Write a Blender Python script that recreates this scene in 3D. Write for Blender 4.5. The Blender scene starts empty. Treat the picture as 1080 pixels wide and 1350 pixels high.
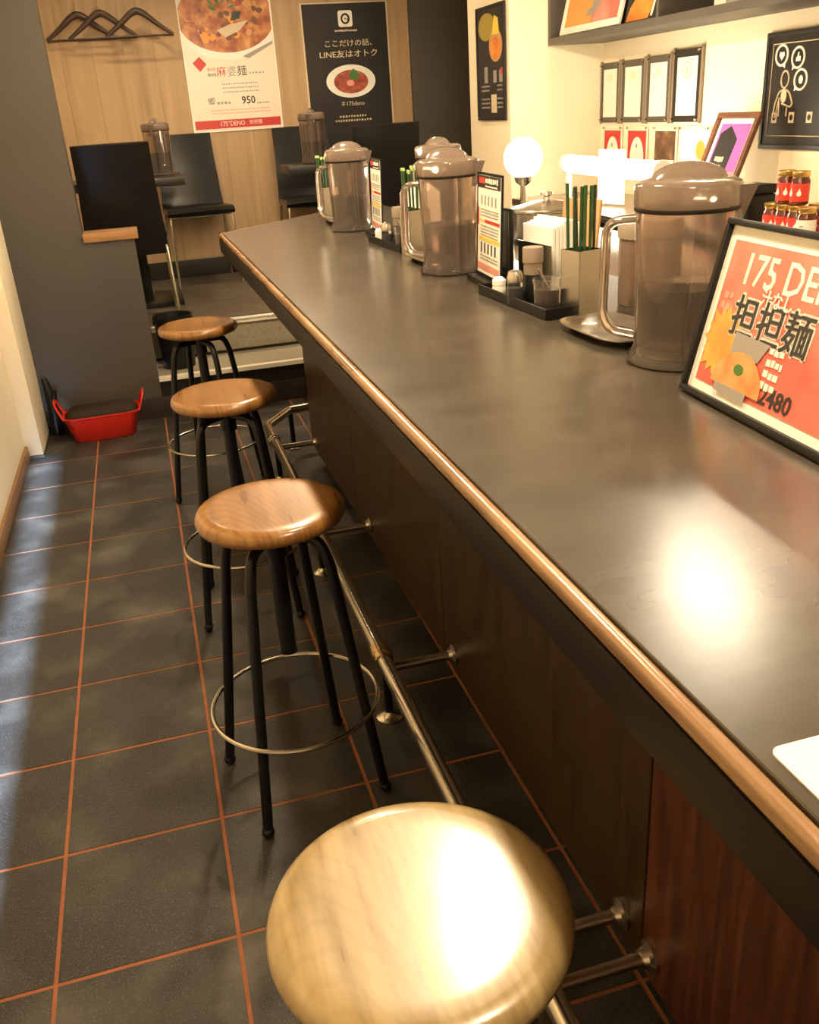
import bpy, bmesh, math, random
from mathutils import Vector, Matrix
random.seed(7)
PI = math.pi
SC = bpy.context.scene
COL = SC.collection

# ------------------------------------------------------------------ camera
cam_d = bpy.data.cameras.new('camera'); cam = bpy.data.objects.new('camera', cam_d); COL.objects.link(cam)
cam_d.sensor_fit = 'VERTICAL'; cam_d.sensor_height = 36.0; cam_d.lens = 1196.27/1350*36.0
cam_d.clip_start = 0.02; cam_d.clip_end = 60
yaw, pitch, roll = .2559, .4198, -.0666
fwd = Vector((math.sin(yaw)*math.cos(pitch), math.cos(yaw)*math.cos(pitch), -math.sin(pitch)))
rgt = Vector((math.cos(yaw), -math.sin(yaw), 0)); upv = rgt.cross(fwd)
r2 = math.cos(roll)*rgt + math.sin(roll)*upv; u2 = -math.sin(roll)*rgt + math.cos(roll)*upv
M = Matrix((r2, u2, -fwd)).transposed().to_4x4(); M.translation = (.3538, -1.2241, 1.3222)
cam.matrix_world = M
SC.camera = cam

# ------------------------------------------------------------------ world, daylight, exposure
SC.view_settings.view_transform = 'Standard'; SC.view_settings.look = 'None'
SC.view_settings.gamma = 1.0; SC.view_settings.use_curve_mapping = False
SC.view_settings.exposure = 0.85
w = bpy.data.worlds.new('world'); SC.world = w; w.use_nodes = True
w.node_tree.nodes['Background'].inputs[0].default_value = (.55, .68, 1, 1)
w.node_tree.nodes['Background'].inputs[1].default_value = .6
sun_d = bpy.data.lights.new('daylight_sun', 'SUN'); sun = bpy.data.objects.new('daylight_sun', sun_d); COL.objects.link(sun)
sun_d.energy = 34; sun_d.color = (.50, .70, 1.0); sun_d.angle = math.radians(.9)
sun.rotation_euler = Vector((-.018, 1, -.40)).to_track_quat('-Z', 'Y').to_euler(); sun.location = (-.2, -4, 3)
LAMP_COL = (1.0, .78, .50)

# ------------------------------------------------------------------ materials
MATS = {}
def pmat(name, col, rough=.5, metal=0, coat=0, emit=None, es=0, spec=.5, trans=0, ior=1.45):
    m = bpy.data.materials.new(name); m.use_nodes = True
    b = m.node_tree.nodes['Principled BSDF']
    b.inputs['Base Color'].default_value = (*col, 1); b.inputs['Roughness'].default_value = rough
    b.inputs['Metallic'].default_value = metal; b.inputs['Coat Weight'].default_value = coat
    b.inputs['Coat Roughness'].default_value = .12
    b.inputs['Specular IOR Level'].default_value = spec
    b.inputs['Transmission Weight'].default_value = trans; b.inputs['IOR'].default_value = ior
    if emit: b.inputs['Emission Color'].default_value = (*emit, 1); b.inputs['Emission Strength'].default_value = es
    MATS[name] = m
    return m
def N(m, t, **kw):
    n = m.node_tree.nodes.new(t)
    for k, v in kw.items(): setattr(n, k, v)
    return n
def ramp(m, stops):
    n = N(m, 'ShaderNodeValToRGB'); e = n.color_ramp.elements
    while len(e) < len(stops): e.new(.5)
    for i, (p, c) in enumerate(stops): e[i].position = p; e[i].color = (*c, 1)
    return n
def texmat(name, stops, scale=(1,1,1), nscale=5, detail=6, dist=0, rough=(.3, .5), coords='Object', metal=0, coat=0, bump=0, bscale=None, rand=False, spec=.5, kind='noise'):
    m = pmat(name, stops[0][1], .5, metal, coat, spec=spec); nt = m.node_tree; L = nt.links
    b = nt.nodes['Principled BSDF']
    tc = N(m, 'ShaderNodeTexCoord'); mp = N(m, 'ShaderNodeMapping'); mp.inputs['Scale'].default_value = scale
    if coords == 'World':
        g = N(m, 'ShaderNodeNewGeometry'); src = g.outputs['Position']
    else: src = tc.outputs[coords]
    if rand:
        oi = N(m, 'ShaderNodeObjectInfo'); vm = N(m, 'ShaderNodeVectorMath', operation='MULTIPLY_ADD')
        vm.inputs[1].default_value = (1,1,1)
        cx = N(m, 'ShaderNodeVectorMath', operation='SCALE'); cx.inputs[0].default_value = (37, 23, 11)
        L.new(oi.outputs['Random'], cx.inputs['Scale']); L.new(cx.outputs[0], vm.inputs[2]); L.new(src, vm.inputs[0]); src = vm.outputs[0]
    L.new(src, mp.inputs['Vector'])
    if kind == 'voronoi':
        t = N(m, 'ShaderNodeTexVoronoi'); t.inputs['Scale'].default_value = nscale; out = t.outputs['Distance']
        L.new(mp.outputs[0], t.inputs['Vector'])
    else:
        t = N(m, 'ShaderNodeTexNoise'); t.inputs['Scale'].default_value = nscale; t.inputs['Detail'].default_value = detail
        t.inputs['Distortion'].default_value = dist; out = t.outputs['Fac']; L.new(mp.outputs[0], t.inputs['Vector'])
    r = ramp(m, stops); L.new(out, r.inputs[0]); L.new(r.outputs[0], b.inputs['Base Color'])
    mr = N(m, 'ShaderNodeMapRange'); mr.inputs['To Min'].default_value = rough[0]; mr.inputs['To Max'].default_value = rough[1]
    mr.inputs['From Min'].default_value = .3; mr.inputs['From Max'].default_value = .7
    L.new(out, mr.inputs['Value']); L.new(mr.outputs[0], b.inputs['Roughness'])
    if bump:
        n2 = N(m, 'ShaderNodeTexNoise'); n2.inputs['Scale'].default_value = bscale or nscale*6; n2.inputs['Detail'].default_value = 4
        L.new(mp.outputs[0], n2.inputs['Vector'])
        bp = N(m, 'ShaderNodeBump'); bp.inputs['Strength'].default_value = bump; bp.inputs['Distance'].default_value = .002
        L.new(n2.outputs['Fac'], bp.inputs['Height']); L.new(bp.outputs[0], b.inputs['Normal'])
    return m

cream = texmat('cream_paint', [(.3, (.84, .73, .53)), (.7, (.87, .76, .56))], nscale=3, rough=(.55, .65), coords='World')
greywall = texmat('grey_paint', [(.3, (.060, .050, .038)), (.7, (.070, .059, .045))], nscale=2.5, rough=(.45, .6), coords='World')
ceilm = pmat('ceiling_paint', (.42, .38, .33), .8)
# black floor tile with scuffs and fine speckle
tile = texmat('black_floor_tile', [(.25, (.017, .0155, .0135)), (.48, (.028, .026, .023)), (.60, (.058, .053, .046)), (.78, (.13, .118, .10))], nscale=4.5, detail=8, rough=(.40, .58), coords='World', bump=.5, bscale=260)
nt = tile.node_tree; g = N(tile, 'ShaderNodeNewGeometry'); sp = N(tile, 'ShaderNodeTexNoise'); sp.inputs['Scale'].default_value = 330; sp.inputs['Detail'].default_value = 2
nt.links.new(g.outputs['Position'], sp.inputs['Vector'])
rs = ramp(tile, [(.60, (0, 0, 0)), (.72, (1, 1, 1))]); nt.links.new(sp.outputs['Fac'], rs.inputs[0])
mx = N(tile, 'ShaderNodeMix', data_type='RGBA'); b = nt.nodes['Principled BSDF']
src = b.inputs['Base Color'].links[0].from_socket
mx.inputs['B'].default_value = (.16, .145, .12, 1); nt.links.new(rs.outputs[0], mx.inputs['Factor']); nt.links.new(src, mx.inputs['A']); nt.links.new(mx.outputs['Result'], b.inputs['Base Color'])
grout = texmat('terracotta_grout', [(.3, (.26, .085, .032)), (.7, (.34, .12, .048))], nscale=20, rough=(.7, .85), coords='World')
basetile = texmat('dark_base_tile', [(.3, (.022, .016, .012)), (.7, (.040, .029, .022))], nscale=6, rough=(.35, .5), coords='World')
oak = texmat('pale_oak_board', [(.2, (.27, .165, .080)), (.42, (.39, .252, .130)), (.6, (.435, .288, .155)), (.8, (.50, .34, .19))], scale=(7, 7, .5), nscale=2.6, detail=5, dist=.3, rough=(.45, .6), coords='World', rand=True)
stoolwood = texmat('lacquered_stool_wood', [(.25, (.17, .070, .016)), (.45, (.25, .112, .028)), (.6, (.29, .138, .036)), (.8, (.34, .170, .050))], scale=(22, 2.2, 6), nscale=2.2, detail=4, dist=.35, rough=(.27, .34), coat=.4, rand=True)
litwood = texmat('lit_stool_wood', [(.25, (.22, .15, .06)), (.5, (.36, .26, .12)), (.8, (.46, .35, .18))], scale=(24, 2.2, 6), nscale=2.2, detail=4, dist=.35, rough=(.27, .34), coat=.4, rand=True)  # lightened copy of the stool wood, strong overhead light put into its colour
def ring_grain(m, amount):
    nt = m.node_tree; b = nt.nodes['Principled BSDF']; src = b.inputs['Base Color'].links[0].from_socket
    tc = N(m, 'ShaderNodeTexCoord'); mp = N(m, 'ShaderNodeMapping'); mp.inputs['Location'].default_value = (.10, .10, 0); mp.inputs['Scale'].default_value = (1.0, .30, 1)
    wv = N(m, 'ShaderNodeTexWave', wave_type='RINGS', rings_direction='Z'); wv.inputs['Scale'].default_value = 34; wv.inputs['Distortion'].default_value = 3.2; wv.inputs['Detail'].default_value = 2; wv.inputs['Detail Scale'].default_value = 1.2
    rp = ramp(m, [(.0, (.45, .40, .34)), (.35, (1, 1, 1))]); mx = N(m, 'ShaderNodeMix', data_type='RGBA', blend_type='MULTIPLY'); mx.inputs['Factor'].default_value = amount
    L = nt.links; L.new(tc.outputs['Object'], mp.inputs[0]); L.new(mp.outputs[0], wv.inputs['Vector']); L.new(wv.outputs['Fac'], rp.inputs[0]); L.new(src, mx.inputs['A']); L.new(rp.outputs[0], mx.inputs['B']); L.new(mx.outputs['Result'], b.inputs['Base Color'])
ring_grain(stoolwood, .38); ring_grain(litwood, .12)
capwood = texmat('wood_cap', [(.3, (.24, .115, .04)), (.7, (.36, .19, .075))], scale=(2, 12, 8), nscale=4, rough=(.4, .5))
panelwood = texmat('dark_counter_wood', [(.25, (.022, .011, .0030)), (.5, (.042, .022, .0062)), (.75, (.062, .034, .010))], scale=(9, 9, .8), nscale=5, detail=7, dist=.5, rough=(.30, .42), coords='World', rand=True)
redwood = texmat('reddish_counter_wood', [(.25, (.030, .008, .0035)), (.5, (.075, .020, .008)), (.75, (.13, .040, .014))], scale=(10, 10, .8), nscale=5, detail=7, dist=.5, rough=(.35, .5), coords='World', rand=True)
topm = texmat('worn_black_countertop', [(.25, (.046, .037, .027)), (.5, (.058, .047, .034)), (.75, (.072, .059, .043))], scale=(2, 4, 1), nscale=4, detail=2, dist=.1, rough=(.235, .245), coords='World', spec=.9)
edgem = texmat('worn_edge_glint', [(.3, (.20, .105, .046)), (.7, (.36, .21, .10))], scale=(8, 1.5, 8), nscale=4, detail=2, rough=(.24, .32), coords='World', coat=.3)  # worn brown wood, colour lightened to carry the glint along the rounded edge
apronm = pmat('black_apron', (.016, .013, .010), .42, spec=.3)
facem = pmat('black_edge_face', (.010, .008, .006), .45, spec=.18)
blackm = pmat('black_metal', (.008, .0075, .007), .30, 0, .0, spec=.35)
chrome = texmat('brushed_chrome', [(.3, (.54, .48, .39)), (.7, (.58, .52, .43))], nscale=6, detail=1, rough=(.20, .24), metal=1)
brass = pmat('brass_collar', (.55, .40, .20), .25, 1)
steel = texmat('stainless_steel', [(.3, (.52, .48, .43)), (.7, (.56, .52, .46))], nscale=4, detail=1, rough=(.24, .28), metal=1)
nosem = pmat('metal_step_nosing', (.90, .84, .72), .32, .25)
treadm = texmat('beige_step_stone', [(.3, (.24, .205, .145)), (.6, (.31, .27, .195)), (.8, (.38, .335, .25))], nscale=55, rough=(.5, .7), coords='World')
dinefloor = texmat('brown_vinyl_floor', [(.3, (.062, .050, .038)), (.55, (.095, .078, .058)), (.8, (.135, .112, .084))], scale=(1.2, 7, 1), nscale=4, detail=7, rough=(.28, .42), coords='World')
leather = pmat('black_leather', (.010, .0085, .007), .27, spec=.22)
tabletop_m = pmat('dark_table', (.022, .018, .015), .35, spec=.35)
redplastic = pmat('red_plastic', (.62, .025, .012), .38)
blackplastic = pmat('black_plastic', (.008, .008, .0075), .38, spec=.3)
hangerm = texmat('dark_hanger_wood', [(.3, (.030, .015, .009)), (.7, (.060, .030, .018))], nscale=15, rough=(.35, .5))
paperw = pmat('white_paper', (.86, .83, .76), .55)
napm = pmat('white_napkin', (.90, .88, .82), .8)
printwhite = pmat('print_white', (.80, .76, .68), .42)
printcream = pmat('print_cream', (.78, .66, .54), .35)
printblack = pmat('print_black', (.022, .020, .020), .4)
charcoal = pmat('print_charcoal', (.022, .019, .017), .42, spec=.3)
printred = pmat('print_red', (.52, .028, .022), .4)
brightred = pmat('print_bright_red', (.72, .055, .040), .35)
printgrey = pmat('print_grey', (.30, .27, .24), .5)
printorange = pmat('print_orange', (.78, .30, .05), .4)
printyellow = pmat('print_yellow', (.80, .60, .10), .4)
printpink = pmat('print_pink', (.72, .30, .24), .4)
printbeige = pmat('print_beige', (.62, .50, .34), .5)
printbrown = pmat('print_brown', (.16, .050, .018), .4); printbeige2 = pmat('print_noodle', (.55, .27, .09), .4); printsage = pmat('print_sage', (.13, .18, .08), .5)
printgreen = pmat('print_green', (.06, .16, .03), .5)
purplem = pmat('print_magenta', (.60, .12, .42), .4)
foodm = texmat('printed_mapo_noodles', [(.2, (.09, .020, .008)), (.42, (.32, .085, .025)), (.58, (.52, .20, .06)), (.8, (.70, .42, .18))], nscale=14, detail=4, rough=(.35, .4))
foodred = texmat('printed_red_noodles', [(.2, (.12, .020, .012)), (.5, (.34, .060, .030)), (.8, (.50, .20, .10))], nscale=22, detail=4, rough=(.35, .4))
foodorange = texmat('printed_orange_soup', [(.25, (.45, .10, .02)), (.5, (.80, .26, .04)), (.8, (.86, .45, .12))], nscale=9, detail=4, rough=(.35, .4))
foodflame = texmat('printed_flame', [(.3, (.70, .20, .04)), (.55, (.80, .36, .07)), (.8, (.82, .52, .16))], nscale=18, detail=3, rough=(.35, .4))
foodsoup = texmat('printed_soup', [(.25, (.52, .17, .05)), (.5, (.66, .30, .10)), (.8, (.62, .42, .22))], nscale=30, detail=4, rough=(.35, .4))
redwash = texmat('red_print_with_glare', [(.3, (.66, .055, .045)), (.5, (.70, .17, .12)), (.72, (.76, .40, .30))], nscale=4, detail=3, rough=(.35, .4))  # red print, pale pink mixed in as the glare lying over the sign
collage = texmat('printed_dark_collage', [(.3, (.05, .022, .012)), (.55, (.16, .075, .035)), (.75, (.42, .26, .12))], nscale=16, rough=(.4, .5))
framewood = texmat('brown_frame_wood', [(.3, (.12, .045, .022)), (.7, (.20, .085, .042))], scale=(3, 14, 3), nscale=5, rough=(.35, .45))
framegrey = pmat('grey_acrylic_frame', (.075, .062, .048), .35)
shelfm = texmat('dark_grey_shelf', [(.3, (.085, .072, .058)), (.7, (.105, .090, .074))], nscale=6, rough=(.45, .55), coords='World')
shelfin = pmat('shelf_back_grey', (.05, .043, .037), .55)
goldm = pmat('gold_lid', (.80, .52, .16), .28, .9)
sauce = pmat('dark_sauce', (.030, .010, .005), .15, spec=.6)
chilli = pmat('chilli_oil', (.10, .018, .008), .2)
greenstick = pmat('green_lacquer', (.020, .075, .014), .25, 0, .4)
darkstick = pmat('dark_green_lacquer', (.010, .028, .010), .25, 0, .4)
tipstick = pmat('pale_green_tip', (.42, .55, .22), .4)
tanm = pmat('tan_card', (.52, .32, .14), .6)
taupe = pmat('taupe_card', (.26, .20, .145), .5)
lampmetal = pmat('lamp_shade_metal', (.03, .028, .026), .4)
bulbm = pmat('glowing_bulb', (1, .9, .7), .5, emit=(1.0, .80, .50), es=18)
tubem = pmat('glowing_tube', (1, .95, .85), .5, emit=(1.0, .90, .70), es=10)
stripm = pmat('glowing_strip', (1, .95, .85), .5, emit=(1.0, .90, .70), es=60)
globem = pmat('glowing_globe', (1, .95, .85), .5, emit=(1.0, .88, .64), es=40)

def smoky(name, tint, body, mixf, rough):
    m = bpy.data.materials.new(name); m.use_nodes = True; nt = m.node_tree; b = nt.nodes['Principled BSDF']
    b.inputs['Base Color'].default_value = (*body, 1); b.inputs['Roughness'].default_value = rough; b.inputs['Specular IOR Level'].default_value = .6
    tr = N(m, 'ShaderNodeBsdfTransparent'); tr.inputs[0].default_value = (*tint, 1)
    ms = N(m, 'ShaderNodeMixShader'); ms.inputs[0].default_value = mixf
    out = nt.nodes['Material Output']
    nt.links.new(tr.outputs[0], ms.inputs[1]); nt.links.new(b.outputs[0], ms.inputs[2]); nt.links.new(ms.outputs[0], out.inputs[0])
    return m
smoke = pmat('smoked_brown_plastic', (.72, .615, .54), .06, trans=.94, ior=1.42)
smokelid = pmat('smoked_brown_lid', (.31, .235, .185), .12, trans=.55, ior=1.42)
tea = pmat('dark_water', (.085, .056, .040), .05, trans=.94, ior=1.25)
clearg = pmat('clear_glass', (.95, .93, .90), .03, trans=.97, ior=1.25)

# ------------------------------------------------------------------ mesh helpers
class MB:
    def __init__(s): s.v = []; s.f = []
    def add(s, vs, fs, mat=None):
        o = len(s.v); s.v += [tuple((mat @ Vector(p)) if mat is not None else p) for p in vs]; s.f += [tuple(i+o for i in f) for f in fs]; return s
    def box(s, x0, x1, y0, y1, z0, z1, mat=None):
        vs = [(x0,y0,z0),(x1,y0,z0),(x1,y1,z0),(x0,y1,z0),(x0,y0,z1),(x1,y0,z1),(x1,y1,z1),(x0,y1,z1)]
        return s.add(vs, [(0,3,2,1),(4,5,6,7),(0,1,5,4),(1,2,6,5),(2,3,7,6),(3,0,4,7)], mat)
    def prism(s, poly, z0, z1, mat=None):
        n = len(poly); a = sum(poly[i][0]*poly[(i+1)%n][1]-poly[(i+1)%n][0]*poly[i][1] for i in range(n))
        if a < 0: poly = poly[::-1]
        vs = [(x,y,z0) for x,y in poly]+[(x,y,z1) for x,y in poly]
        fs = [tuple(range(n))[::-1], tuple(range(n, 2*n))]+[(i,(i+1)%n,n+(i+1)%n,n+i) for i in range(n)]
        return s.add(vs, fs, mat)
    def lathe(s, prof, seg=32, mat=None, cap=True):
        vs = []; fs = []; n = len(prof)
        for r, z in prof:
            for k in range(seg):
                a = 2*PI*k/seg; vs.append((r*math.cos(a), r*math.sin(a), z))
        for i in range(n-1):
            for k in range(seg):
                fs.append((i*seg+k, i*seg+(k+1)%seg, (i+1)*seg+(k+1)%seg, (i+1)*seg+k))
        if cap: fs.append(tuple(range(seg))[::-1]); fs.append(tuple(range((n-1)*seg, n*seg)))
        return s.add(vs, fs, mat)
    def tube(s, path, r, seg=10, closed=False, mat=None, radii=None, flat=None):
        P = [Vector(p) for p in path]; n = len(P); vs = []; fs = []
        T = []
        for i in range(n):
            a = P[(i-1) % n] if (closed or i > 0) else P[i]; b = P[(i+1) % n] if (closed or i < n-1) else P[i]
            T.append((b-a).normalized())
        ref = Vector((0,0,1)) if abs(T[0].z) < .9 else Vector((1,0,0))
        nrm = (ref - T[0]*ref.dot(T[0])).normalized()
        for i in range(n):
            if i: nrm = (nrm - T[i]*nrm.dot(T[i])).normalized()
            bi = T[i].cross(nrm); rr = radii[i] if radii else r
            for k in range(seg):
                a = 2*PI*k/seg
                fx, fy = (1, 1) if not flat else flat
                vs.append(tuple(P[i] + nrm*math.cos(a)*rr*fx + bi*math.sin(a)*rr*fy))
        m = n if closed else n-1
        for i in range(m):
            for k in range(seg):
                j = (i+1) % n; fs.append((i*seg+k, i*seg+(k+1) % seg, j*seg+(k+1) % seg, j*seg+k))
        if not closed: fs.append(tuple(range(seg))[::-1]); fs.append(tuple(range((n-1)*seg, n*seg)))
        return s.add(vs, fs, mat)
    def sphere(s, c, r, sc=(1,1,1), seg=16, mat=None, half=False):
        prof = []; n = seg//2; a0 = 0 if half else -PI/2
        for i in range(n+1):
            a = a0+(PI/2-a0)*i/n; prof.append((max(1e-4, math.cos(a))*r, math.sin(a)*r))
        mm = Matrix.Translation(c) @ Matrix.Diagonal((*sc, 1))
        return s.lathe(prof, seg, (mat @ mm) if mat is not None else mm)
    def mesh(s, name, smooth=40, bevel=0, bseg=2):
        me = bpy.data.meshes.new(name); bm = bmesh.new()
        bv = [bm.verts.new(p) for p in s.v]
        for f in s.f:
            try: bm.faces.new([bv[i] for i in f])
            except ValueError: pass
        bmesh.ops.recalc_face_normals(bm, faces=bm.faces)
        if bevel:
            ed = [e for e in bm.edges if len(e.link_faces) == 2 and e.calc_face_angle() > .5]
            bmesh.ops.bevel(bm, geom=ed, offset=bevel, segments=bseg, profile=.6, affect='EDGES', clamp_overlap=True)
        bm.to_mesh(me); bm.free()
        if smooth:
            me.shade_smooth(); me.set_sharp_from_angle(angle=math.radians(smooth))
        return me
    def build(s, name, mat, parent=None, smooth=40, bevel=0, bseg=2):
        me = s.mesh(name, smooth, bevel, bseg); me.materials.append(mat)
        return link(name, me, parent)
def link(name, data, parent=None, mat=None):
    o = bpy.data.objects.new(name, data); COL.objects.link(o)
    if parent is not None: o.parent = parent
    return o
def empty(name, loc=(0,0,0), rz=0, matrix=None):
    o = bpy.data.objects.new(name, None); COL.objects.link(o); o.empty_display_size = .05
    if matrix is not None: o.matrix_world = matrix
    else: o.location = loc; o.rotation_euler = (0, 0, rz)
    return o
def tag(o, label, cat, group=None):
    o['label'] = label; o['category'] = cat
    if group: o['group'] = group
    return o
def struct(o, label=None, cat=None):
    o['kind'] = 'structure'
    if label: o['label'] = label
    if cat: o['category'] = cat
    return o
def copy_tree(o, parent=None):
    c = o.copy(); COL.objects.link(c); c.parent = parent
    for ch in [k for k in o.children]: copy_tree(ch, c)
    return c
def B(x0, x1, y0, y1, z0, z1): return MB().box(x0, x1, y0, y1, z0, z1)
def fillet(pts, r, n=5):
    P = [Vector(p) for p in pts]; out = [P[0]]
    for i in range(1, len(P)-1):
        a = (P[i-1]-P[i]); b = (P[i+1]-P[i]); d = min(r, a.length*.49, b.length*.49)
        p0 = P[i]+a.normalized()*d; p1 = P[i]+b.normalized()*d
        for k in range(n+1):
            t = k/n; out.append((1-t)**2*p0+2*t*(1-t)*P[i]+t*t*p1)
    out.append(P[-1]); return out
def facing(origin, u, v):
    u = Vector(u).normalized(); v = Vector(v).normalized(); n = u.cross(v).normalized(); v = n.cross(u)
    m = Matrix((u, v, n)).transposed().to_4x4(); m.translation = origin; return m
# flat print pieces on a poster (poster local axes: x right, y up, z out)
def rect(name, x0, x1, y0, y1, z, mat, parent, t=.0006): return MB().box(x0, x1, y0, y1, z, z+t).build(name, mat, parent, 0)
def ell(name, cx, cy, rx, ry, z, mat, parent, t=.0006, seg=36, a0=0, a1=2*PI):
    pl = [(cx+rx*math.cos(a0+(a1-a0)*k/seg), cy+ry*math.sin(a0+(a1-a0)*k/seg)) for k in range(seg if a1-a0 > 6.2 else seg+1)]
    return MB().prism(pl, z, z+t).build(name, mat, parent, 0)
def poly(name, pts, z, mat, parent, t=.0006): return MB().prism(pts, z, z+t).build(name, mat, parent, 0)
def text(name, s, size, x, y, z, mat, parent, align='CENTER', bold=0, sx=1, shear=0, rot=0):
    cu = bpy.data.curves.new(name, 'FONT'); cu.body = s; cu.size = size; cu.align_x = align; cu.align_y = 'CENTER'
    cu.extrude = .0003; cu.offset = bold; cu.resolution_u = 2; cu.shear = shear
    o = bpy.data.objects.new(name, cu); COL.objects.link(o)
    bpy.context.view_layer.update()
    dg = bpy.context.evaluated_depsgraph_get()
    me = bpy.data.meshes.new_from_object(o.evaluated_get(dg)); COL.objects.unlink(o); bpy.data.objects.remove(o)
    me.materials.clear(); me.materials.append(mat)
    r = link(name, me, parent); r.location = (x, y, z); r.scale = (sx, 1, 1); r.rotation_euler = (0, 0, rot); return r
def chunks(name, cx, cy, rx, ry, n, size, z, mats, parent, seed=1, top=9):
    rn = random.Random(seed)
    for k in range(n):
        a = rn.uniform(0, 2*PI); r = math.sqrt(rn.random())*.86; x = cx+rx*r*math.cos(a); y = cy+ry*r*math.sin(a)
        if y > top-size: continue
        s_ = size*rn.uniform(.5, 1.1); m_ = rn.randint(5, 7); a0 = rn.random()*6
        poly(name, [(x+s_*rn.uniform(.55, 1)*math.cos(a0+2*PI*j/m_), y+s_*rn.uniform(.5, .9)*math.sin(a0+2*PI*j/m_)) for j in range(m_)], z+k*.00002, mats[k % len(mats)], parent)
def scribble(name, x0, x1, y, h, z, mat, parent, gap=.35, seed=0):
    """one line of small print too blurred to read: a row of short dashes"""
    rn = random.Random(seed+int(x0*1e4)); m = MB(); x = x0
    while x < x1-h*.4:
        w_ = h*rn.uniform(.6, 1.0); m.box(x, min(x+w_, x1), y-h/2*rn.uniform(.6, 1), y+h/2*rn.uniform(.6, 1), z, z+.0006); x += w_+h*gap
    o = m.build(name, mat, parent, 0); o['kind'] = 'stuff'; return o

# ------------------------------------------------------------------ the room shell
CEIL = 2.6
fl = struct(B(-.30, 2.70, -2.2, 3.25, -.10, -.0014).build('floor', grout), 'black square floor tiles with terracotta grout', 'floor')
T = .31; gap = .0075
def tile_mesh(w_, d_):
    return MB().box(0, w_-gap, 0, d_-gap, -.0014, 0).mesh('tile', 30, .0005, 1)
meshes = {}
for i, (x0, x1) in enumerate([(-.30, 0), (0, T), (T, 2*T), (2*T, 3*T), (3*T, 3*T+.06)]):
    for k in range(-7, 11):
        y0 = k*T; y1 = y0+T if k < 10 else 3.237
        key = (round(x1-x0, 3), round(y1-y0, 3))
        if key not in meshes:
            meshes[key] = tile_mesh(*key); meshes[key].materials.append(tile)
        o = link('tile', meshes[key], fl); o.location = (x0+gap/2, y0+gap/2, random.uniform(-.0004, .0003))
# kitchen side floor
kf = struct(B(.99, 2.70, -2.2, 3.25, -.0014, 0).build('floor_kitchen', basetile), 'plain dark kitchen floor behind the counter', 'floor')
struct(B(-.40, 2.90, -2.3, 5.35, CEIL, CEIL+.1).build('ceiling', ceilm))
struct(B(-.40, -.30, -2.3, 5.35, -.1, CEIL).build('wall_left', cream), 'cream painted wall along the left of the aisle', 'wall')
pil = struct(B(-.30, -.23, 2.89, 3.25, 0, CEIL).build('wall_pillar', cream, bevel=.004), 'pale pillar standing out of the left wall', 'pillar')
struct(B(-.302, -.226, 2.884, 3.25, .0, .012).build('trim_pillar', greywall), 'thin grey strip at the foot of the pillar', 'trim')
bl = struct(B(-.30, -.287, -2.2, 2.884, 0, .06).build('baseboard_left', capwood, bevel=.003), 'golden brown wooden baseboard along the left wall', 'baseboard')
wp = struct(MB().box(-.30, .095, 3.25, 3.37, 0, CEIL).box(.095, .315, 3.25, 3.37, 0, .85).build('wall_partition', greywall), 'dark grey partition with a low wing beside the steps', 'wall')
struct(B(.096, .335, 3.232, 3.385, .85, .888).build('trim_partition', capwood, bevel=.003), 'wooden cap on the low wing of the grey partition', 'trim')
struct(B(-.23, 1.02, 3.237, 3.25, 0, .10).build('baseboard_partition', basetile, bevel=.002), 'dark tile baseboard under the partition and step', 'baseboard')
# steps up to the dining room
s1 = struct(B(.315, 2.2, 3.25, 3.62, 0, .186).build('step_lower', apronm), 'lower step with dark riser and bright metal nosing', 'step')
B(.315, 2.2, 3.262, 3.62, .186, .19).build('tread', treadm, s1)
MB().box(.315, 2.2, 3.238, 3.272, .186, .198).box(.315, 2.2, 3.238, 3.246, .176, .19).build('nosing', nosem, s1, bevel=.002)
s2 = struct(MB().box(.315, 2.2, 3.62, 3.70, 0, .355).build('step_upper', treadm), 'upper beige step with metal nosing', 'step')
MB().box(.315, 2.2, 3.606, 3.645, .352, .366).box(.315, 2.2, 3.606, 3.614, .340, .36).build('nosing', nosem, s2, bevel=.002)
B(.315, 2.2, 3.612, 3.62, .19, .204).build('painted_shadow_line', apronm, s2)  # dark strip put in as the shadow line where riser meets tread
struct(MB().box(-.30, 2.2, 3.70, 5.22, .2, .36).box(2.2, 2.80, 3.93, 5.22, .2, .36).box(-.30, .315, 3.37, 3.70, .2, .36).build('floor_dining', dinefloor), 'brown vinyl floor of the raised dining area', 'floor')
# back wall of oak boards
wb = struct(B(-.30, 2.25, 5.235, 5.35, .2, CEIL).build('wall_back', panelwood), 'back wall of upright pale oak boards', 'wall')
bw = 2.55/14; nb = 14
bmesh_ = MB().box(0, bw-.0009, 0, .02, .36, CEIL).mesh('board', 30, .0006, 1); bmesh_.materials.append(oak)
for i in range(nb):
    o = link('board', bmesh_, wb); o.location = (-.30+i*bw, 5.216+random.uniform(-.0006, .0006), 0)
struct(B(-.30, 2.25, 5.200, 5.216, .36, .472).build('baseboard_back', apronm, bevel=.003), 'black baseboard along the oak back wall', 'baseboard')
struct(B(2.252, 2.90, 5.20, 5.35, .2, CEIL).build('wall_back_grey', greywall, bevel=.003), 'dark grey stretch of wall beside the oak boards', 'wall')
struct(B(2.80, 2.90, 3.93, 5.20, .2, CEIL).build('wall_dining_right', greywall), 'dark grey side wall of the dining area', 'wall')
struct(B(2.2, 2.8, 3.347, 3.93, 0, CEIL).build('wall_kitchen_end', cream, bevel=.004), 'cream wall block at the end of the kitchen', 'wall')
struct(B(2.70, 2.80, -2.3, 3.40, -.1, CEIL).build('wall_right', cream), 'cream kitchen wall hung with frames', 'wall')
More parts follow.
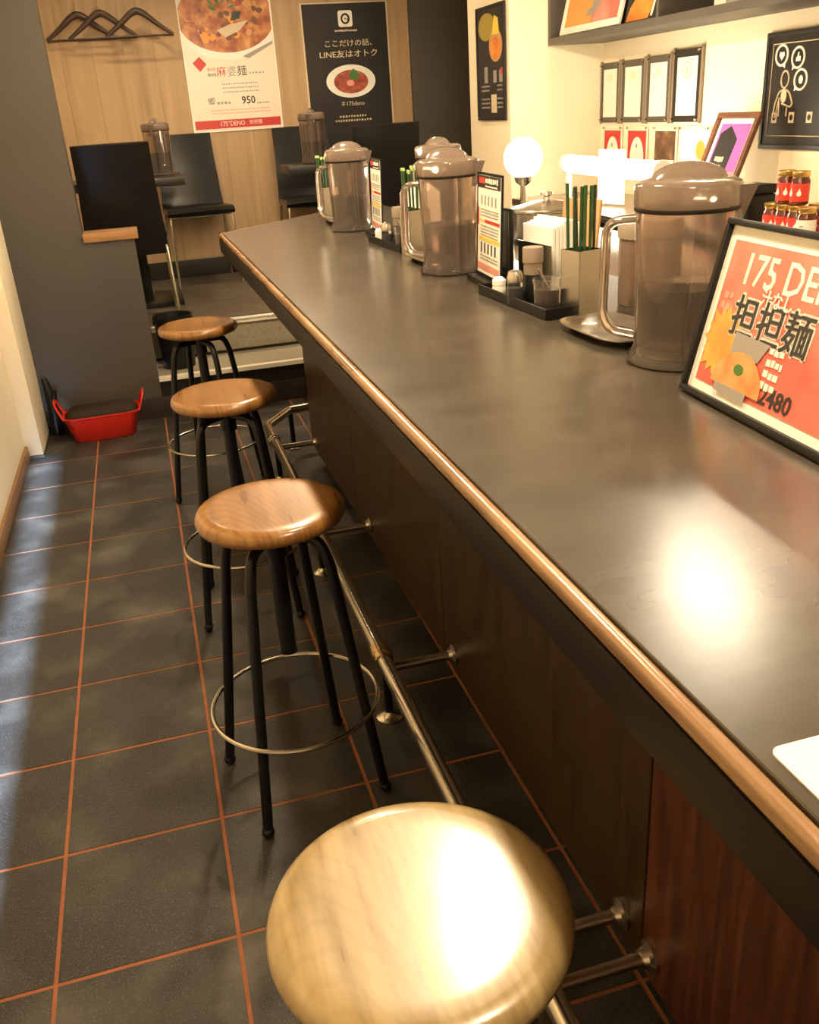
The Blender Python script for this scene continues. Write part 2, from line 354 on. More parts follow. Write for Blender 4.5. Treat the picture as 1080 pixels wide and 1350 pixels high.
# entrance wall behind the camera, slit added to shape the sun strip
struct(MB().box(-.30, -.170, -2.3, -2.2, 0, CEIL).box(-.076, 2.70, -2.3, -2.2, 0, CEIL).box(-.170, -.076, -2.3, -2.2, 2.05, CEIL).build('wall_front', cream), 'cream entrance wall with a narrow open gap', 'wall')

# ------------------------------------------------------------------ the bar counter
HT = .93
def fx(y): return .658-(y+.9)*.0091          # front edge of the top
def px(y): return .905-(y+.4)*.0100          # front panels
A0, A1 = -2.15, 2.389
dg_ = Vector((.447, .406)).normalized()
bc = empty('bar_counter', (1.0, .3, 0)); tag(bc, 'long black topped bar counter with dark wooden front panels', 'counter')
bc.location = (0, 0, 0)
def inset(d):
    # top outline moved in by d from the front and the slanting end
    nd = Vector((dg_.y, -dg_.x))             # inward normal of the end edge
    f0 = (fx(A0)+d, A0); e = Vector((fx(A1), A1))+nd*d
    k = d/ (nd.x) if abs(nd.x) > 1e-6 else 0
    # corner: intersection of x = fx+d with the shifted end line
    t = ((fx(A1)+d)-e.x)/dg_.x; c = e+dg_*t
    t2 = (1.40-e.x)/dg_.x; b_ = e+dg_*t2
    return [f0, (c.x, c.y), (b_.x, b_.y), (1.40, A0)]
MB().prism(inset(.0155), .892, HT).build('countertop', topm, bc, bevel=.0012, bseg=1)
o_, i_ = inset(0), inset(.0145)
MB().prism([o_[0], o_[1], o_[2], i_[2], i_[1], i_[0]], .912, HT-.0005).build('edge_strip', edgem, bc, bevel=.007, bseg=4)
MB().prism(inset(.0005), .862, .9115).build('edge_face', facem, bc, bevel=.002)
MB().prism(inset(.05), .815, .861).build('apron', apronm, bc)
seams = [-2.1, -1.28, -.345, .59, 1.50, 2.27]
for i in range(5):
    y0, y1 = seams[i]+.0018, seams[i+1]-.0018
    MB().prism([(px(y0), y0), (px(y1), y1), (px(y1)+.02, y1), (px(y0)+.02, y0)], .085, .815).build('front_panel', redwood if i < 2 else panelwood, bc, bevel=.0015, bseg=1)
e0 = Vector((px(2.27), 2.272)); e1 = e0+dg_*.62
nd = Vector((dg_.y, -dg_.x))
MB().prism([tuple(e0), tuple(e1), tuple(e1+nd*.02), tuple(e0+nd*.02)], .085, .815).build('end_panel', panelwood, bc, bevel=.0015, bseg=1)
MB().prism([(px(-2.1)+.024, -2.1), (px(2.2)+.024, 2.235), tuple(e0+nd*.026+dg_*.03), tuple(e1+nd*.03), (1.37, 2.5), (1.37, -2.1)], .09, .814).build('carcass', apronm, bc)
MB().prism([(px(-2.1)+.075, -2.1), (px(2.2)+.075, 2.21), tuple(e1+nd*.08), (1.36, 2.4), (1.36, -2.1)], 0, .09).build('toe_kick', basetile, bc)

# ------------------------------------------------------------------ foot rail
fr = empty('foot_rail', (0, 0, 0)); tag(fr, 'chrome tubular foot rail running along the counter front', 'foot rail')
RZ = .172
MB().tube([(.737, -2.1, RZ), (.7265, -.34, RZ)], .0175, 14).build('rail', chrome, fr)
MB().tube(fillet([(.7262, -.315, RZ), (.7205, .5, RZ), (.712, 2.33, RZ), (.830, 2.50, RZ), (.955, 2.51, RZ), (1.02, 2.42, RZ)], .012, 3), .0175, 14).build('rail', chrome, fr)
def collar(y, x):
    MB().lathe([(.0205, -.028), (.0225, -.026), (.0225, -.008), (.025, -.006), (.025, .006), (.0225, .008), (.0225, .026), (.0205, .028)], 18, Matrix.Translation((x, y, RZ)) @ Matrix.Rotation(PI/2, 4, 'X')).build('collar', brass if .3 < y < .7 else chrome, fr)
def support(y, x, bar=True):
    MB().tube([(x+.006, y+.012, .012), (x+.006, y+.012, RZ-.012)], .0105, 12).build('post', blackm if y > .3 else chrome, fr)
    MB().lathe([(.032, 0), (.032, .006), (.022, .010), (.014, .020), (.013, .022)], 18, Matrix.Translation((x+.006, y+.012, 0))).build('foot_flange', chrome, fr)
    if bar:
        zb = RZ-.034
        MB().tube([(x+.004, y+.012, zb), (px(y)-.001, y+.012, zb)], .011, 12).build('bracket_bar', chrome if y > 1.9 or y < 0 else steel, fr)
        MB().lathe([(.026, 0), (.026, .006), (.017, .010), (.014, .018)], 18, Matrix.Translation((px(y)-.0005, y+.012, zb)) @ Matrix.Rotation(-PI/2, 4, 'Y')).build('wall_flange', chrome, fr)
for y in (-1.5, -.385, -.300, .50, 1.29, 2.13): support(y, .7205-(y-.5)*.0055)
for y in (-.33, .52, 1.30, 2.14): collar(y, .7205-(y-.5)*.0055)
support(2.49, .826, False)

# ------------------------------------------------------------------ stools
def make_stool(wood, rz):
    st = empty('bar_stool', (0, 0, 0))
    MB().lathe([(.001, .617), (.085, .617), (.126, .618), (.138, .623), (.1425, .632), (.1425, .638), (.139, .646), (.131, .6505), (.118, .6515), (.10, .6508), (.06, .6495), (.001, .649)], 56).build('seat', wood, st, 60)
    MB().lathe([(.045, .606), (.045, .6165)], 20).lathe([(.023, .545), (.023, .606)], 16).lathe([(.017, .33), (.017, .546)], 14).lathe([(.019, .325), (.019, .332)], 14).build('screw_post', blackm, st)
    for k in range(4):
        a = rz+k*PI/2; c, s_ = math.cos(a), math.sin(a)
        pr = fillet([(.02, .588), (.093, .588), (.112, .54), (.184, .014)], .035, 6)
        lg = MB().tube([(p.x*c, p.x*s_, p.y) for p in [Vector((q[0], q[1])) for q in [(v.x, v.y) for v in [Vector(w_).to_3d() for w_ in pr]]]], .0105, 12).build('leg', blackm, st)
        MB().sphere((.185*c, .185*s_, .0125), .0135, (1, 1, .92)).build('foot_cap', blackm, lg)
    R_ = .172
    MB().tube([(R_*math.cos(2*PI*k/56), R_*math.sin(2*PI*k/56), .205) for k in range(56)], .0048, 8, True).build('foot_ring', chrome, st)
    return st
STOOLS = [((.495, -.622), math.radians(40), litwood, 'wooden bar stool nearest the camera, its colour brightened for strong light'),
          ((.499, .375), math.radians(56), stoolwood, 'brown wooden bar stool second nearest the camera'),
          ((.492, 1.20), math.radians(39), stoolwood, 'brown wooden bar stool third from the camera, before the corner of the foot rail'),
          ((.490, 2.15), math.radians(22), stoolwood, 'brown wooden bar stool farthest from the camera, nearest the steps')]
for (x, y), a, wd, lb in STOOLS:
    s_ = make_stool(wd, a); s_.location = (x, y, 0); tag(s_, lb, 'stool', 'wooden bar stools along the counter')

# ------------------------------------------------------------------ things on the counter
def make_pitcher():
    p = empty('water_pitcher')
    MB().lathe([(.074, 0), (.079, .003), (.079, .012), (.073, .018), (.069, .030), (.069, .060), (.0715, .150), (.0745, .228), (.0745, .236), (.0712, .236), (.0682, .150), (.0657, .060), (.0657, .012), (.001, .010)], 40, cap=False).build('body', smoke, p, 50)
    MB().lathe([(.001, .013), (.064, .013), (.0645, .060), (.0655, .118), (.001, .120)], 32, cap=False).build('water', tea, p, 50)
    MB().lathe([(.0765, .234), (.0775, .237), (.0775, .262), (.075, .267), (.066, .271), (.03, .274), (.001, .275)], 40, cap=False).build('lid', smokelid, p, 40)
    MB().lathe([(.0752, .228), (.0768, .230), (.0768, .2335), (.0752, .2345)], 40, cap=False).build('seal_ring', apronm, p, 40)
    # arched grip moulded on the lid
    g = MB(); prof = []
    n = 16; vs = []; fs = []
    for i in range(n+1):
        t = i/n*2-1; h = math.sqrt(max(0, 1-t*t)); x = t*.056
        vs += [(x, -.015-.012*h, .268), (x, -.006, .268+.027*h), (x, .006, .268+.027*h), (x, .015+.012*h, .268)]
    for i in range(n):
        for k in range(3): fs.append((i*4+k, i*4+k+1, (i+1)*4+k+1, (i+1)*4+k))
    g.add(vs, fs); g.build('lid_grip', smokelid, p, 60)
    # spout at -x side of the grip axis (local -x), handle at +x
    MB().add([(-.070, -.022, .262), (-.070, .022, .262), (-.070, -.020, .205), (-.070, .020, .205), (-.098, 0, .262), (-.080, 0, .215)], [(0, 4, 1), (0, 2, 5, 4), (1, 4, 5, 3), (2, 3, 5), (0, 1, 3, 2)]).build('spout', smokelid, p, 30)
    hp = fillet([(.070, 0, .215), (.118, 0, .212), (.122, 0, .07), (.108, 0, .045), (.069, 0, .038)], .03, 5)
    MB().tube(hp, .0125, 12, flat=(.6, 1.35)).build('handle', smoke, p, 60)
    return p
P0 = make_pitcher()
HDIR = math.atan2(.62, -.78)
PITCH = [((1.083, 2.10, HT), HDIR, 'smoked brown water pitcher farthest along the counter'),
         ((1.098, 1.035, HT), HDIR, 'smoked brown water pitcher in the middle of the counter'),
         ((1.135, .020, HT), HDIR, 'large smoked brown water pitcher nearest the camera, beside the red sign'),
         ((1.340, 1.86, HT), HDIR-.5, 'smoked brown pitcher peeping over the lid of the middle pitcher'),
         ((.520, 4.42, 1.052), 1.2, 'dark water pitcher on the dining table by the partition'),
         ((1.40, 4.42, 1.052), 1.2, 'dark water pitcher on the dining table behind the counter end')]
for i, (lc, rz, lb) in enumerate(PITCH):
    o = P0 if i == 0 else copy_tree(P0)
    o.location = lc; o.rotation_euler = (0, 0, rz); tag(o, lb, 'pitcher', 'smoked brown water pitchers')

def steel_tray(x, y, rz, label):
    t = MB()
    w_, d_ = .062, .105; n = 24
    def ring(k, z):
        pts = []
        for i in range(n):
            a = 2*PI*i/n; e = 4; cx = math.copysign(abs(math.cos(a))**(2/e), math.cos(a)); cy = math.copysign(abs(math.sin(a))**(2/e), math.sin(a))
            pts.append((cx*(w_+k), cy*(d_+k), z))
        return pts
    rings = [ring(-.012, .0), ring(0, .014), ring(.006, .0155), ring(.006, .013), ring(-.001, .0125), ring(-.011, .003)]
    vs = sum(rings, []); fs = []
    for r in range(len(rings)-1):
        for i in range(n): fs.append((r*n+i, r*n+(i+1)%n, (r+1)*n+(i+1)%n, (r+1)*n+i))
    fs.append(tuple(range(n))[::-1]); fs.append(tuple(range((len(rings)-1)*n, len(rings)*n)))
    t.add(vs, fs); o = t.build('steel_tray', steel, None, 50); o.location = (x, y, HT); o.rotation_euler = (0, 0, rz)
    tag(o, label, 'tray'); return o
steel_tray(1.128, .222, .05, 'small stainless steel tray beside the nearest pitcher')
steel_tray(1.118, 1.223, .05, 'small stainless steel tray beside the middle pitcher')
steel_tray(1.108, 2.315, .05, 'small stainless steel tray beside the farthest pitcher')

def chop_box(x, y, rz, label, near, n):
    m = MB(); s_ = .0275; h = .125; t = .0015
    m.box(-s_, s_, -s_, -s_+t, 0, h).box(-s_, s_, s_-t, s_, 0, h).box(-s_, -s_+t, -s_, s_, 0, h).box(s_-t, s_, -s_, s_, 0, h).box(-s_, s_, -s_, s_, 0, t)
    o = m.build('chopstick_box', steel, None, 30); o.location = (x, y, HT); o.rotation_euler = (0, 0, rz); tag(o, label, 'chopstick box', 'steel chopstick boxes')
    rn = random.Random(int(x*1000+y*100))
    for k in range(n):
        bx, by = -.017+.034*(k % 4)/3, -.015+.03*(k//4)/max(1, (n-1)//4); tx, ty = bx*1.15+rn.uniform(-.004, .004), by*1.15+rn.uniform(-.004, .004)
        L = (.240 if near else .232)+rn.uniform(-.006, .006)
        if k == 0 and near: tx -= .012
        c = empty('chopstick', (x, y, HT), rz)
        MB().tube([(bx, by, .004), (tx, ty, L)], .0034, 7, radii=[.0018, .0036]).build('shaft', greenstick if k % 3 else darkstick, c)
        if not near: MB().tube([(tx, ty, L-.004), (tx*1.03, ty*1.03, L+.004)], .0040, 7).build('tip', tipstick, c)
        tag(c, {0: 'green lacquered chopstick in the steel box by the nearest pitchers', 1: 'green chopstick in the steel box beside the middle pitcher', 2: 'green chopstick in the steel box beside the farthest pitcher'}[0 if near else (1 if y < 1.8 else 2)], 'chopstick',
            {0: 'chopsticks in the nearest box', 1: 'chopsticks in the middle box', 2: 'chopsticks in the farthest box'}[0 if near else (1 if y < 1.8 else 2)])
chop_box(1.150, .398, .25, 'square steel chopstick box behind the condiment tray', True, 10)
chop_box(1.098, 1.362, .25, 'square steel chopstick box seen through the middle pitcher handle', False, 9)
chop_box(1.068, 2.452, .25, 'square steel chopstick box seen through the farthest pitcher handle', False, 9)

def menu_stand(y0, y1, x0, x1, h, label):
    wd = math.hypot(x1-x0, y1-y0)
    mt = facing((x0, y0, HT+.012), (x1-x0, y1-y0, 0), (.04, 0, 1))
    e = empty('menu_stand', matrix=mt)
    rect('backing', 0, wd, -.004, h, -.004, blackplastic, e, .004)
    rect('foot', 0, wd, -.012, .0, -.03, blackplastic, e, .055)
    sh = rect('menu_sheet', wd*.06, wd*.97, .008, h-.006, .0, paperw, e, .0008)
    z = .0009
    rect('header_band', wd*.06, wd*.97, h*.86, h-.006, z, printblack, e)
    rect('header_mark', wd*.12, wd*.34, h*.90, h*.955, z+.0007, brightred, e)
    scribble('header_lettering', wd*.38, wd*.88, h*.93, h*.055, z+.0007, printwhite, e, seed=1)
    scribble('header_lettering', wd*.38, wd*.85, h*.878, h*.016, z+.0007, printwhite, e, seed=2)
    for i in range(5):
        x = wd*(.20+.14*i)
        rect('menu_column', x, x+wd*.05, h*.70, h*.79, z, printgrey, e)
        rect('menu_column', x, x+wd*.05, h*.24, h*.34, z, printblack, e)
    for yy in (.655, .63, .60, .50, .47, .44, .41, .21, .18): scribble('small_print', wd*.18, wd*.9, h*yy, h*.014, z, printgrey, e, seed=int(yy*100))
    rect('price_band', wd*.36, wd*.95, h*.535, h*.565, z, printred, e)
    rect('price_band', wd*.15, wd*.36, h*.54, h*.562, z, printyellow, e)
    rect('price_band', wd*.12, wd*.95, h*.36, h*.395, z, printyellow, e)
    rect('price_band', wd*.07, wd*.11, h*.50, h*.67, z, printred, e)
    rect('price_band', wd*.07, wd*.96, h*.07, h*.135, z, printpink, e)
    tag(e, label, 'menu', 'menu stands on the counter'); return e
menu_stand(.905, .715, 1.120, 1.107, .232, 'colourful menu card in a black stand beside the middle pitcher')
menu_stand(1.955, 1.765, 1.120, 1.107, .232, 'colourful menu card in a black stand beside the farthest pitcher')

def cond_tray(x, y, label):
    m = MB(); a, b_ = .046, .165; t = .003; h = .022
    m.box(-a, a, -b_, b_, 0, t).box(-a, -a+t, -b_, b_, 0, h).box(a-t, a, -b_, b_, 0, h).box(-a, a, -b_, -b_+t, 0, h).box(-a, a, b_-t, b_, 0, h)
    o = m.build('condiment_tray', blackplastic, None, 30, .001, 1); o.location = (x, y, HT); o.rotation_euler = (0, 0, .05); tag(o, label, 'tray', 'black condiment trays')
def shaker(x, y, label):
    e = empty('pepper_shaker', (x, y, HT+.003))
    MB().lathe([(.017, 0), (.018, .004), (.0165, .03), (.0155, .048)], 18).build('glass_body', clearg, e)
    MB().lathe([(.0145, .002), (.0150, .028), (.0145, .034)], 16).build('pepper', apronm, e)
    MB().lathe([(.0172, .046), (.0175, .058), (.014, .067), (.006, .070), (.001, .0705)], 18).build('cap', steel, e); tag(e, label, 'shaker', 'glass pepper shakers')
def sauce_bottle(x, y, label):
    e = empty('sauce_bottle', (x, y, HT+.003))
    MB().lathe([(.0195, 0), (.0205, .004), (.0205, .052), (.019, .056)], 20).build('body', blackplastic, e)
    MB().lathe([(.0195, .056), (.0195, .078), (.0215, .080), (.0215, .108), (.0205, .110), (.001, .110)], 20).build('cap', taupe, e); tag(e, label, 'bottle', 'dark bottles with taupe caps')
def sauce_jar(x, y, label):
    e = empty('sauce_jar', (x, y, HT+.003))
    MB().lathe([(.024, 0), (.026, .004), (.0265, .055), (.0285, .062), (.0285, .066), (.0255, .066), (.0245, .055), (.0240, .006), (.001, .005)], 24, cap=False).build('glass', clearg, e)
    MB().lathe([(.0232, .006), (.0240, .046), (.001, .046)], 24).build('chilli_sauce', sauce, e)
    MB().tube([(.012, 0, .03), (-.016, .006, .085)], .003, 8).sphere((.013, 0, .028), .009, (1, .7, .5)).build('spoon', steel, e)
    tag(e, label, 'jar', 'sauce jars with spoons')
def napkin_box(x, y, label):
    e = empty('napkin_holder', (x, y, HT), .12)
    MB().box(-.045, .045, -.07, .07, 0, .006).box(-.045, -.042, -.07, .07, .006, .10).box(.042, .045, -.07, .07, .006, .10).build('holder', steel, e, 30)
    m = MB()
    for k in range(9):
        xx = -.036+k*.009; m.box(xx, xx+.0075, -.064, .064, .006, .152-.004*abs(k-4)+random.uniform(-.003, .003))
    m.build('napkins', napm, e, 0, .001, 1)['kind'] = 'stuff'; tag(e, label, 'napkin holder', 'napkin holders')
for (yo, w1, w2) in ((0, 'in the near condiment tray', 'near'), (1.035, 'in the far condiment tray', 'far')):
    cond_tray(1.107, .548+yo, f'black condiment tray {"between the middle pitcher and steel box" if yo == 0 else "between the far and middle pitchers"}')
    shaker(1.075, .548+yo, f'glass pepper shaker with steel cap {w1}')
    sauce_bottle(1.120, .560+yo, f'dark bottle with taupe cap {w1}')
    sauce_jar(1.098, .440+yo, f'glass jar of dark sauce with spoon {w1}')
    e = empty('salt_pot', (1.075, .640+yo, HT+.003)); MB().lathe([(.014, 0), (.015, .02), (.013, .026)], 16).build('body', printwhite, e); MB().lathe([(.0145, .026), (.0145, .036), (.008, .042), (.001, .043)], 16).build('lid', napm, e)
    tag(e, f'small white lidded pot {w1}', 'pot', 'small white pots')
    napkin_box(1.225, .70+yo, f'stack of white paper napkins behind the {w2} condiment tray')
cn = empty('brown_canister', (1.315, .43, HT)); MB().lathe([(.058, 0), (.061, .004), (.061, .128), (.058, .130)], 28).build('body', smokelid, cn); MB().lathe([(.064, .130), (.064, .150), (.058, .160), (.02, .164), (.001, .164)], 28, cap=False).build('lid', taupe, cn); tag(cn, 'brown lidded canister half hidden behind the nearest pitcher', 'canister')
tn = B(-.004, .004, -.06, .06, 0, .18).build('tan_menu_card', tanm, None, 0, .0015, 1); tn.location = (1.30, .735, HT); tn.rotation_euler = (0, .12, .3); tag(tn, 'tan card standing behind the near napkins', 'card')
bf = empty('bill_holder', (1.165, .83, HT)); B(-.004, .004, -.045, .045, 0, .165).build('clip_board', blackplastic, bf, bevel=.001); B(-.006, -.004, -.040, .040, .01, .16).build('rim', chrome, bf, bevel=.0006)
tag(bf, 'black and silver bill holder behind the near menu card', 'bill holder')

# red advertising sign in a black frame
sg = facing((1.060, -.123, HT+.001), (-.017, -.304, 0), (.058, 0, .227))
e = empty('framed_sign', matrix=sg); W_, H_ = .335, .236
f_ = .009
MB().box(0, W_, 0, f_, 0, .012).box(0, W_, H_-f_, H_, 0, .012).box(0, f_, f_, H_-f_, 0, .012).box(W_-f_, W_, f_, H_-f_, 0, .012).build('frame', blackplastic, e, 30, .0025, 2)
rect('mount', f_, W_-f_, f_, H_-f_, .002, paperw, e, .002)
z = .0042
rect('red_print', .024, W_-.024, .022, H_-.026, z, redwash, e)
st_ = []
for k in range(34):
    a = 2*PI*k/34; r = .054*(random.uniform(.85, 1.05) if k % 2 else random.uniform(.66, .82)); st_.append((.062+r*.9*math.cos(a), .082+r*math.sin(a)))
poly('flame_burst', st_, z+.0007, foodflame, e)
text('lettering', '175 DENO', .056, .058, .176, z+.0008, printwhite, e, 'LEFT', bold=.0006, sx=.92)
text('lettering', '汁なし', .022, .118, .148, z+.0024, printwhite, e, 'LEFT', bold=.0003)
for k_, ch in enumerate('担担麺'):
    for dx, dy in ((.0028, 0), (-.0028, 0), (0, .0028), (0, -.0028), (.002, .002), (-.002, -.002)): text('lettering_outline', ch, .056, .094+.056*k_+dx, .116+dy, z+.0010, printwhite, e)
    for dx in (-.0007, .0007): text('lettering', ch, .056, .094+.056*k_+dx, .116, z+.0018+dx*.1, printblack, e)
scribble('small_print', .036, .062, .140, .010, z+.0008, printpink, e, seed=3); scribble('small_print', .034, .060, .126, .010, z+.0008, printpink, e, seed=4)
poly('grey_packet', [(.088, .072), (.150, .072), (.165, .098), (.088, .100)], z+.0016, printgrey, e)
ell('soup_bowl', .118, .030, .056, .048, z+.0022, foodsoup, e, a0=.0, a1=PI); ell('bowl_herbs', .118, .056, .010, .007, z+.0029, printgreen, e)
rect('caption_strip', .076, .148, .020, .031, z+.0030, printgrey, e)
for i, t_ in enumerate((.092, .078, .064, .050)): scribble('small_print', .166, .198, t_, .010, z+.0010, printwhite, e, gap=.2, seed=5+i)
text('lettering', '2480', .032, .172, .038, z+.0012, printblack, e, 'LEFT', bold=.0006)
tag(e, 'red noodle advertisement in a black tilted frame on the counter', 'sign')
pp = MB(); r_ = .008
rp = []
for cx, cy, a0 in ((.692, -.838, PI/2), (.692, -1.11, PI), (.90, -1.11, 1.5*PI), (.90, -.838, 0)):
    for k in range(5): a = a0+PI/2*k/4; rp.append((cx+r_*math.cos(a), cy+r_*math.sin(a)))
o = MB().prism(rp, HT+.0002, HT+.0016).build('laminated_menu', paperw, None, 0); tag(o, 'white laminated sheet lying on the counter near the camera', 'menu sheet')
lin = MB().tube([(.735, -.865, HT+.0017), (.80, -.861, HT+.0017)], .0006, 6).build('printed_line', printgrey, o)

# ------------------------------------------------------------------ kitchen side
pt = empty('prep_table', (1.65, 1.7, 0)); pt.location = (0, 0, 0)
B(1.44, 1.88, .75, 2.75, .865, .90).build('top', steel, pt, 30, .004, 2); B(1.46, 1.86, .77, 2.73, .12, .86).build('cabinet', apronm, pt)
for y in (.80, 2.70):
    for x in (1.49, 1.83): MB().lathe([(.02, 0), (.02, .12)], 10, Matrix.Translation((x, y, 0))).build('leg', steel, pt)
tag(pt, 'stainless steel prep table behind the counter', 'table')
pot = empty('cooking_pot', (1.57, 1.50, .90))
MB().lathe([(.10, 0), (.108, .006), (.108, .10), (.113, .103), (.113, .107), (.104, .107), (.103, .012), (.001, .010)], 32, cap=False).build('body', steel, pot, 50)
MB().lathe([(.113, .108), (.110, .113), (.05, .128), (.02, .132), (.012, .133), (.010, .142), (.020, .148), (.018, .156), (.001, .158)], 32, cap=False).build('lid', steel, pot, 40)
for s_ in (-1, 1): MB().tube(fillet([(-.03, s_*.107, .075), (-.03, s_*.140, .08), (.03, s_*.140, .08), (.03, s_*.107, .075)], .015, 4), .005, 8).build('handle', steel, pot)
tag(pot, 'lidded stainless steel pot on the prep table', 'pot')
bw_ = empty('back_worktop', (0, 0, 0))
B(2.20, 2.698, .40, 3.345, .83, .86).build('top', steel, bw_, 30, .004, 2); B(2.24, 2.698, .42, 3.34, 0, .83).build('cabinet', apronm, bw_)
tag(bw_, 'stainless worktop along the kitchen wall', 'worktop')
# lamps standing on the back worktop
lp = empty('globe_lamp', (1.822, 2.285, .90))
MB().lathe([(.06, 0), (.06, .012), (.014, .02), (.012, .11), (.032, .125), (.036, .145)], 24).build('stand', chrome, lp)
MB().sphere((0, 0, .212), .075, seg=24).build('globe', globem, lp, 60); tag(lp, 'glowing white globe lamp on the prep table', 'lamp')
ll = bpy.data.lights.new('globe_light', 'POINT'); ll.energy = 28; ll.color = (1, .80, .50); ll.shadow_soft_size = .08; lo = bpy.data.objects.new('globe_light', ll); COL.objects.link(lo); lo.parent = lp; lo.location = (0, 0, .212)
tl = empty('tube_lamp', (0, 0, 0))
MB().tube([(2.26, 2.03, 1.04), (2.26, 2.78, 1.04)], .038, 16).build('tube', tubem, tl)
for y in (2.01, 2.80): MB().tube([(2.26, y-.02, 1.04), (2.26, y+.02, 1.04)], .041, 16).box(2.25, 2.27, y-.008, y+.008, .87, 1.03).box(2.22, 2.30, y-.03, y+.03, .86, .872).build('end_post', printwhite, tl)
tag(tl, 'glowing white tube lamp on the kitchen worktop', 'lamp')
cd = empty('notice_card', matrix=facing((2.36, 2.70, .95), (.35, -1, 0), (0, 0, 1))); rect('card', 0, .155, -.08, .145, 0, printwhite, cd, .004); rect('blue_line', .012, .135, .128, .136, .0042, pmat('print_blue', (.20, .25, .55), .5), cd)
rect('dark_rim', 0, .155, .143, .147, .0, printgrey, cd, .005)
tag(cd, 'white card with a blue line behind the tube lamp', 'card')
# jars of chilli oil
def jar(x, y, z, rz, white, label):
    e = empty('chilli_oil_jar', (x, y, z), rz)
    MB().lathe([(.027, 0), (.0295, .003), (.0295, .072), (.025, .080), (.025, .084)], 24).build('glass_body', chilli, e)
    lb = MB().lathe([(.0299, .010), (.0299, .064)], 24, cap=False).build('paper_label', printwhite if white else brightred, e)
    MB().lathe([(.0265, .083), (.0275, .085), (.0275, .098), (.0255, .100), (.001, .100)], 24).build('lid', goldm, e)
    if not white:
        for a in (PI+.55, PI-.35):
            fm = Matrix.Rotation(a, 4, 'Z') @ facing((.0303, 0, .036), (0, 1, 0), (0, 0, 1))
            m = MB(); m.prism([(-.0065, -.006), (0, -.0105), (.0065, -.006), (.007, 0), (.004, .006), (.001, .015), (-.002, .007), (-.0065, .001)], 0, .0007, fm); m.build('flame_mark', napm, e, 0)
    else:
        fm = Matrix.Rotation(PI+.2, 4, 'Z') @ facing((.0303, 0, .045), (0, 1, 0), (0, 0, 1)); m = MB(); m.box(-.008, .004, -.002, .002, 0, .0006, fm); m.build('small_mark', printgrey, e, 0)
    tag(e, label, 'jar', 'chilli oil jars on the kitchen worktop')
jx = 2.365
jar(jx, 1.468, .86, .3, False, 'red labelled jar with gold lid, bottom row next to the black box')
jar(jx, 1.407, .86, .3, False, 'red labelled jar with gold lid, second of the bottom row')
jar(jx, 1.346, .86, .3, False, 'red labelled jar with gold lid, third of the bottom row')
jar(jx-.01, 1.283, .86, .3, True, 'white labelled jar with gold lid at the end of the bottom row')
jar(jx+.075, 1.345, .86, .3, False, 'gold lidded jar behind the white labelled jar')
jar(jx+.075, 1.282, .86, .3, False, 'gold lidded jar in the back row at the picture edge')
jar(jx+.012, 1.425, .961, .3, False, 'red labelled jar on top of the jar row, left one')
jar(jx+.015, 1.362, .961, .3, False, 'red labelled jar on top of the jar row, right one')
bb = empty('black_box', (2.37, 1.60, .86), .1); B(-.06, .06, -.06, .06, 0, .12).build('body', blackplastic, bb, 30, .012, 3); B(-.063, .063, -.063, .063, .12, .150).build('lid', blackplastic, bb, 30, .01, 3); tag(bb, 'black lidded box on the worktop beside the jars', 'box')

# ------------------------------------------------------------------ pictures on the kitchen wall
def certificate(y0, y1, z0, z1, dark, label, crest):
    e = empty('certificate_frame', matrix=facing((2.695, y0, z0), (0, -1, 0), (0, 0, 1))); w_ = y0-y1; h_ = z1-z0
    rect('backing', 0, w_, 0, h_, 0, charcoal if dark else framegrey, e, .008)
    rect('paper', w_*.14, w_*.86, h_*.09, h_*.89, .0082, printwhite, e)
    for x in (.012, w_-.012):
        for y in (.010, h_-.010): MB().lathe([(.006, 0), (.006, .014), (.003, .016)], 12, Matrix.Translation((x, y, .008))).build('standoff', chrome, e)
    for x in (0, w_): MB().box(x-.004, x+.004, -.006, h_+.008, 0, .012).build('side_rail', brass if False else taupe, e, bevel=.002)
    if crest:
        ell('crest', w_*.5, h_*.72, w_*.16, w_*.16, .0090, printbeige, e); ell('crest_centre', w_*.5, h_*.72, w_*.12, w_*.12, .0097, printwhite, e); ell('crest_mark', w_*.5, h_*.72, w_*.05, w_*.06, .0104, printbeige, e)
    else: ell('pale_seal', w_*.5, h_*.75, w_*.14, w_*.09, .0090, pmat('pale_seal', (.76, .70, .50), .5), e)
    tag(e, label, 'frame', 'framed certificates on the kitchen wall')
for i, (y0, y1, z1, lb) in enumerate([(3.335, 3.148, 1.456, 'framed certificate farthest left in the upper row'), (3.122, 2.909, 1.457, 'framed certificate second from left in the upper row'),
                                  (2.886, 2.687, 1.462, 'framed certificate third from left in the upper row'), (2.662, 2.445, 1.472, 'framed certificate with a crest in a black frame')]):
    certificate(y0, y1, 1.187, z1, i == 3, lb, i == 3)
